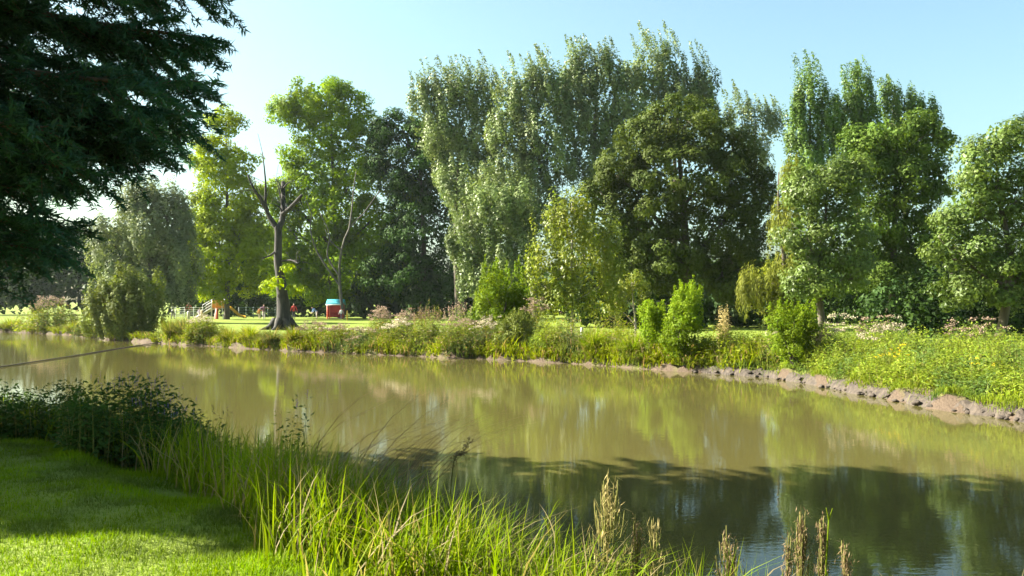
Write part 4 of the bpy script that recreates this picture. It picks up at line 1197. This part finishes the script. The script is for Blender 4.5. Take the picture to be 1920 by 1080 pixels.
def person(label, px, D, H, top, legs, hair, armL=(.22, -.05, .44), armR=(-.22, -.05, .44), stoop=0.0, face=0.0, behind=0.0, stride=.05):
    """One skinned body, posed by its hand targets (fractions of the height), facing -Y before turning."""
    x = (px - 960) / F * D; z = gz(x, D)
    f = stoop
    J = {'pel': (0, 0, .52), 'wst': (0, -.02 - f * .06, .60 - f * .02), 'chs': (0, -.02 - f * .22, .73 - f * .08), 'nck': (0, -.02 - f * .30, .83 - f * .12), 'hd0': (0, -.03 - f * .36, .89 - f * .15), 'hd1': (0, -.025 - f * .38, .965 - f * .16)}
    for s, n, arm in ((1, 'l', armL), (-1, 'r', armR)):
        sh = (s * .105, J['chs'][1], .80 - f * .10)
        el = tuple((sh[i] + arm[i]) / 2 + (0.02 * s, .03, -.02)[i] for i in range(3))
        J['sh' + n], J['el' + n], J['ha' + n] = sh, el, arm
        d = arm[0] - el[0], arm[1] - el[1], arm[2] - el[2]
        J['fi' + n] = tuple(arm[i] + d[i] * .28 for i in range(3))
        J['hp' + n] = (s * .055, 0, .50); J['kn' + n] = (s * .06, -.02 - stride * s * .5, .27)
        J['an' + n] = (s * .065, .01 - stride * s, .035); J['to' + n] = (s * .075, -.085 - stride * s, .018)
    R = dict(pel=(.085, .062), wst=(.075, .055), chs=(.092, .062), nck=(.030, .030), hd0=(.042, .050), hd1=(.044, .052))
    for n in 'lr':
        R['sh' + n] = (.040,) * 2; R['el' + n] = (.028,) * 2; R['ha' + n] = (.019,) * 2; R['fi' + n] = (.014,) * 2
        R['hp' + n] = (.058,) * 2; R['kn' + n] = (.040,) * 2; R['an' + n] = (.026,) * 2; R['to' + n] = (.022,) * 2
    names = list(J); ed = [('pel', 'wst'), ('wst', 'chs'), ('chs', 'nck'), ('nck', 'hd0'), ('hd0', 'hd1')]
    for n in 'lr': ed += [('chs', 'sh' + n), ('sh' + n, 'el' + n), ('el' + n, 'ha' + n), ('ha' + n, 'fi' + n), ('pel', 'hp' + n), ('hp' + n, 'kn' + n), ('kn' + n, 'an' + n), ('an' + n, 'to' + n)]
    me = bpy.data.meshes.new('body')
    me.from_pydata([tuple(v * H for v in J[k]) for k in names], [(names.index(a), names.index(b)) for a, b in ed], [])
    o = bpy.data.objects.new('person', me); COL.objects.link(o)
    o.modifiers.new('s', 'SKIN'); sv = me.skin_vertices[0].data
    for i, k in enumerate(names):
        sv[i].radius = (R[k][0] * H, R[k][1] * H); sv[i].use_root = (k == 'pel')
    ss = o.modifiers.new('u', 'SUBSURF'); ss.levels = ss.render_levels = 1
    dg = bpy.context.evaluated_depsgraph_get()
    me2 = bpy.data.meshes.new_from_object(o.evaluated_get(dg))
    o.modifiers.clear(); o.data = me2
    me2.materials.clear()
    for m in (cloth_m(top), cloth_m(legs), skin_m, cloth_m(hair), cloth_m((.03, .025, .02))): me2.materials.append(m)
    hd = np.array(J['hd1']) * H; hands = [np.array(J['ha' + n]) * H for n in 'lr']
    neck = J['nck'][2] * H; sy = J['hd0'][1] * H
    for p in me2.polygons:
        q = np.array(p.center); k = 0
        if min(np.linalg.norm(q - h) for h in hands) < .055 * H: k = 2
        elif q[2] > neck + .02 * H: k = 3 if (q[2] > hd[2] - .002 * H or q[1] > sy + .015 * H) else 2
        elif q[2] < .05 * H: k = 4
        elif q[2] < .50 * H: k = 1
        p.material_index = k; p.use_smooth = True
    o.location = (x, D, z + 0.0); o.rotation_euler.z = face
    tag(o, label, 'person', 'people at the playground')
    return o

person('standing person in pale top and dark trousers at the left end of the white fence', 324, 101, 1.72, (.70, .68, .70), (.10, .08, .12), (.10, .06, .04), face=1.2, armL=(.16, -.16, .50), armR=(-.14, -.18, .52))
person('person in red top with pale hair behind the white fence', 354.5, 112, 1.85, (.45, .10, .08), (.06, .03, .03), (.55, .50, .42))
person('small child in lilac at the right end of the white fence', 374, 100.5, 1.15, (.60, .50, .75), (.55, .45, .60), (.20, .12, .06), face=.6)
person('adult in purple with white hat holding both arms out', 495, 101, 1.66, (.22, .11, .19), (.60, .52, .58), (.80, .78, .76), armL=(.34, -.06, .70), armR=(-.34, -.10, .64))
person('child in orange beside the adult with white hat', 486.5, 100.5, 1.25, (.62, .24, .05), (.55, .42, .35), (.30, .20, .08), armL=(.26, -.04, .80))
person('person in bright red jacket right of the dark old trunk', 551, 98, 1.72, (.66, .07, .05), (.05, .06, .06), (.35, .18, .10))
person('stooping person in blue jacket left of the red playhouse', 594, 100, 1.55, (.16, .30, .58), (.45, .42, .38), (.12, .10, .10), stoop=.9, armL=(.10, -.40, .42), armR=(-.10, -.40, .40), face=-.9)
person('child in white top standing at the right side of the red playhouse', 640, 97.5, 1.15, (.80, .80, .80), (.10, .06, .10), (.08, .05, .04))

# ------------------------------------------------------------------ light summer haze over the park
V = np.array([(x, y, z) for x in (-160, 160) for y in (-70, 230) for z in (-2.2, 31)], float)
hz = bpy.data.materials.new('summer haze'); hz.use_nodes = True
hn, hl = hz.node_tree.nodes, hz.node_tree.links
hn.remove(hn['Principled BSDF'])
pv = hn.new('ShaderNodeVolumePrincipled'); pv.inputs['Color'].default_value = (0.86, 0.94, 1.0, 1)
pv.inputs['Density'].default_value = 0.00009; pv.inputs['Anisotropy'].default_value = 0.35
hl.new(pv.outputs[0], hn['Material Output'].inputs['Volume'])
hf = np.array([(0, 1, 3, 2), (4, 6, 7, 5), (0, 4, 5, 1), (2, 3, 7, 6), (0, 2, 6, 4), (1, 5, 7, 3)])
tag(link('haze', mesh_np('haze', V, [hf]), hz), 'light summer haze over the park', 'haze', kind='stuff')
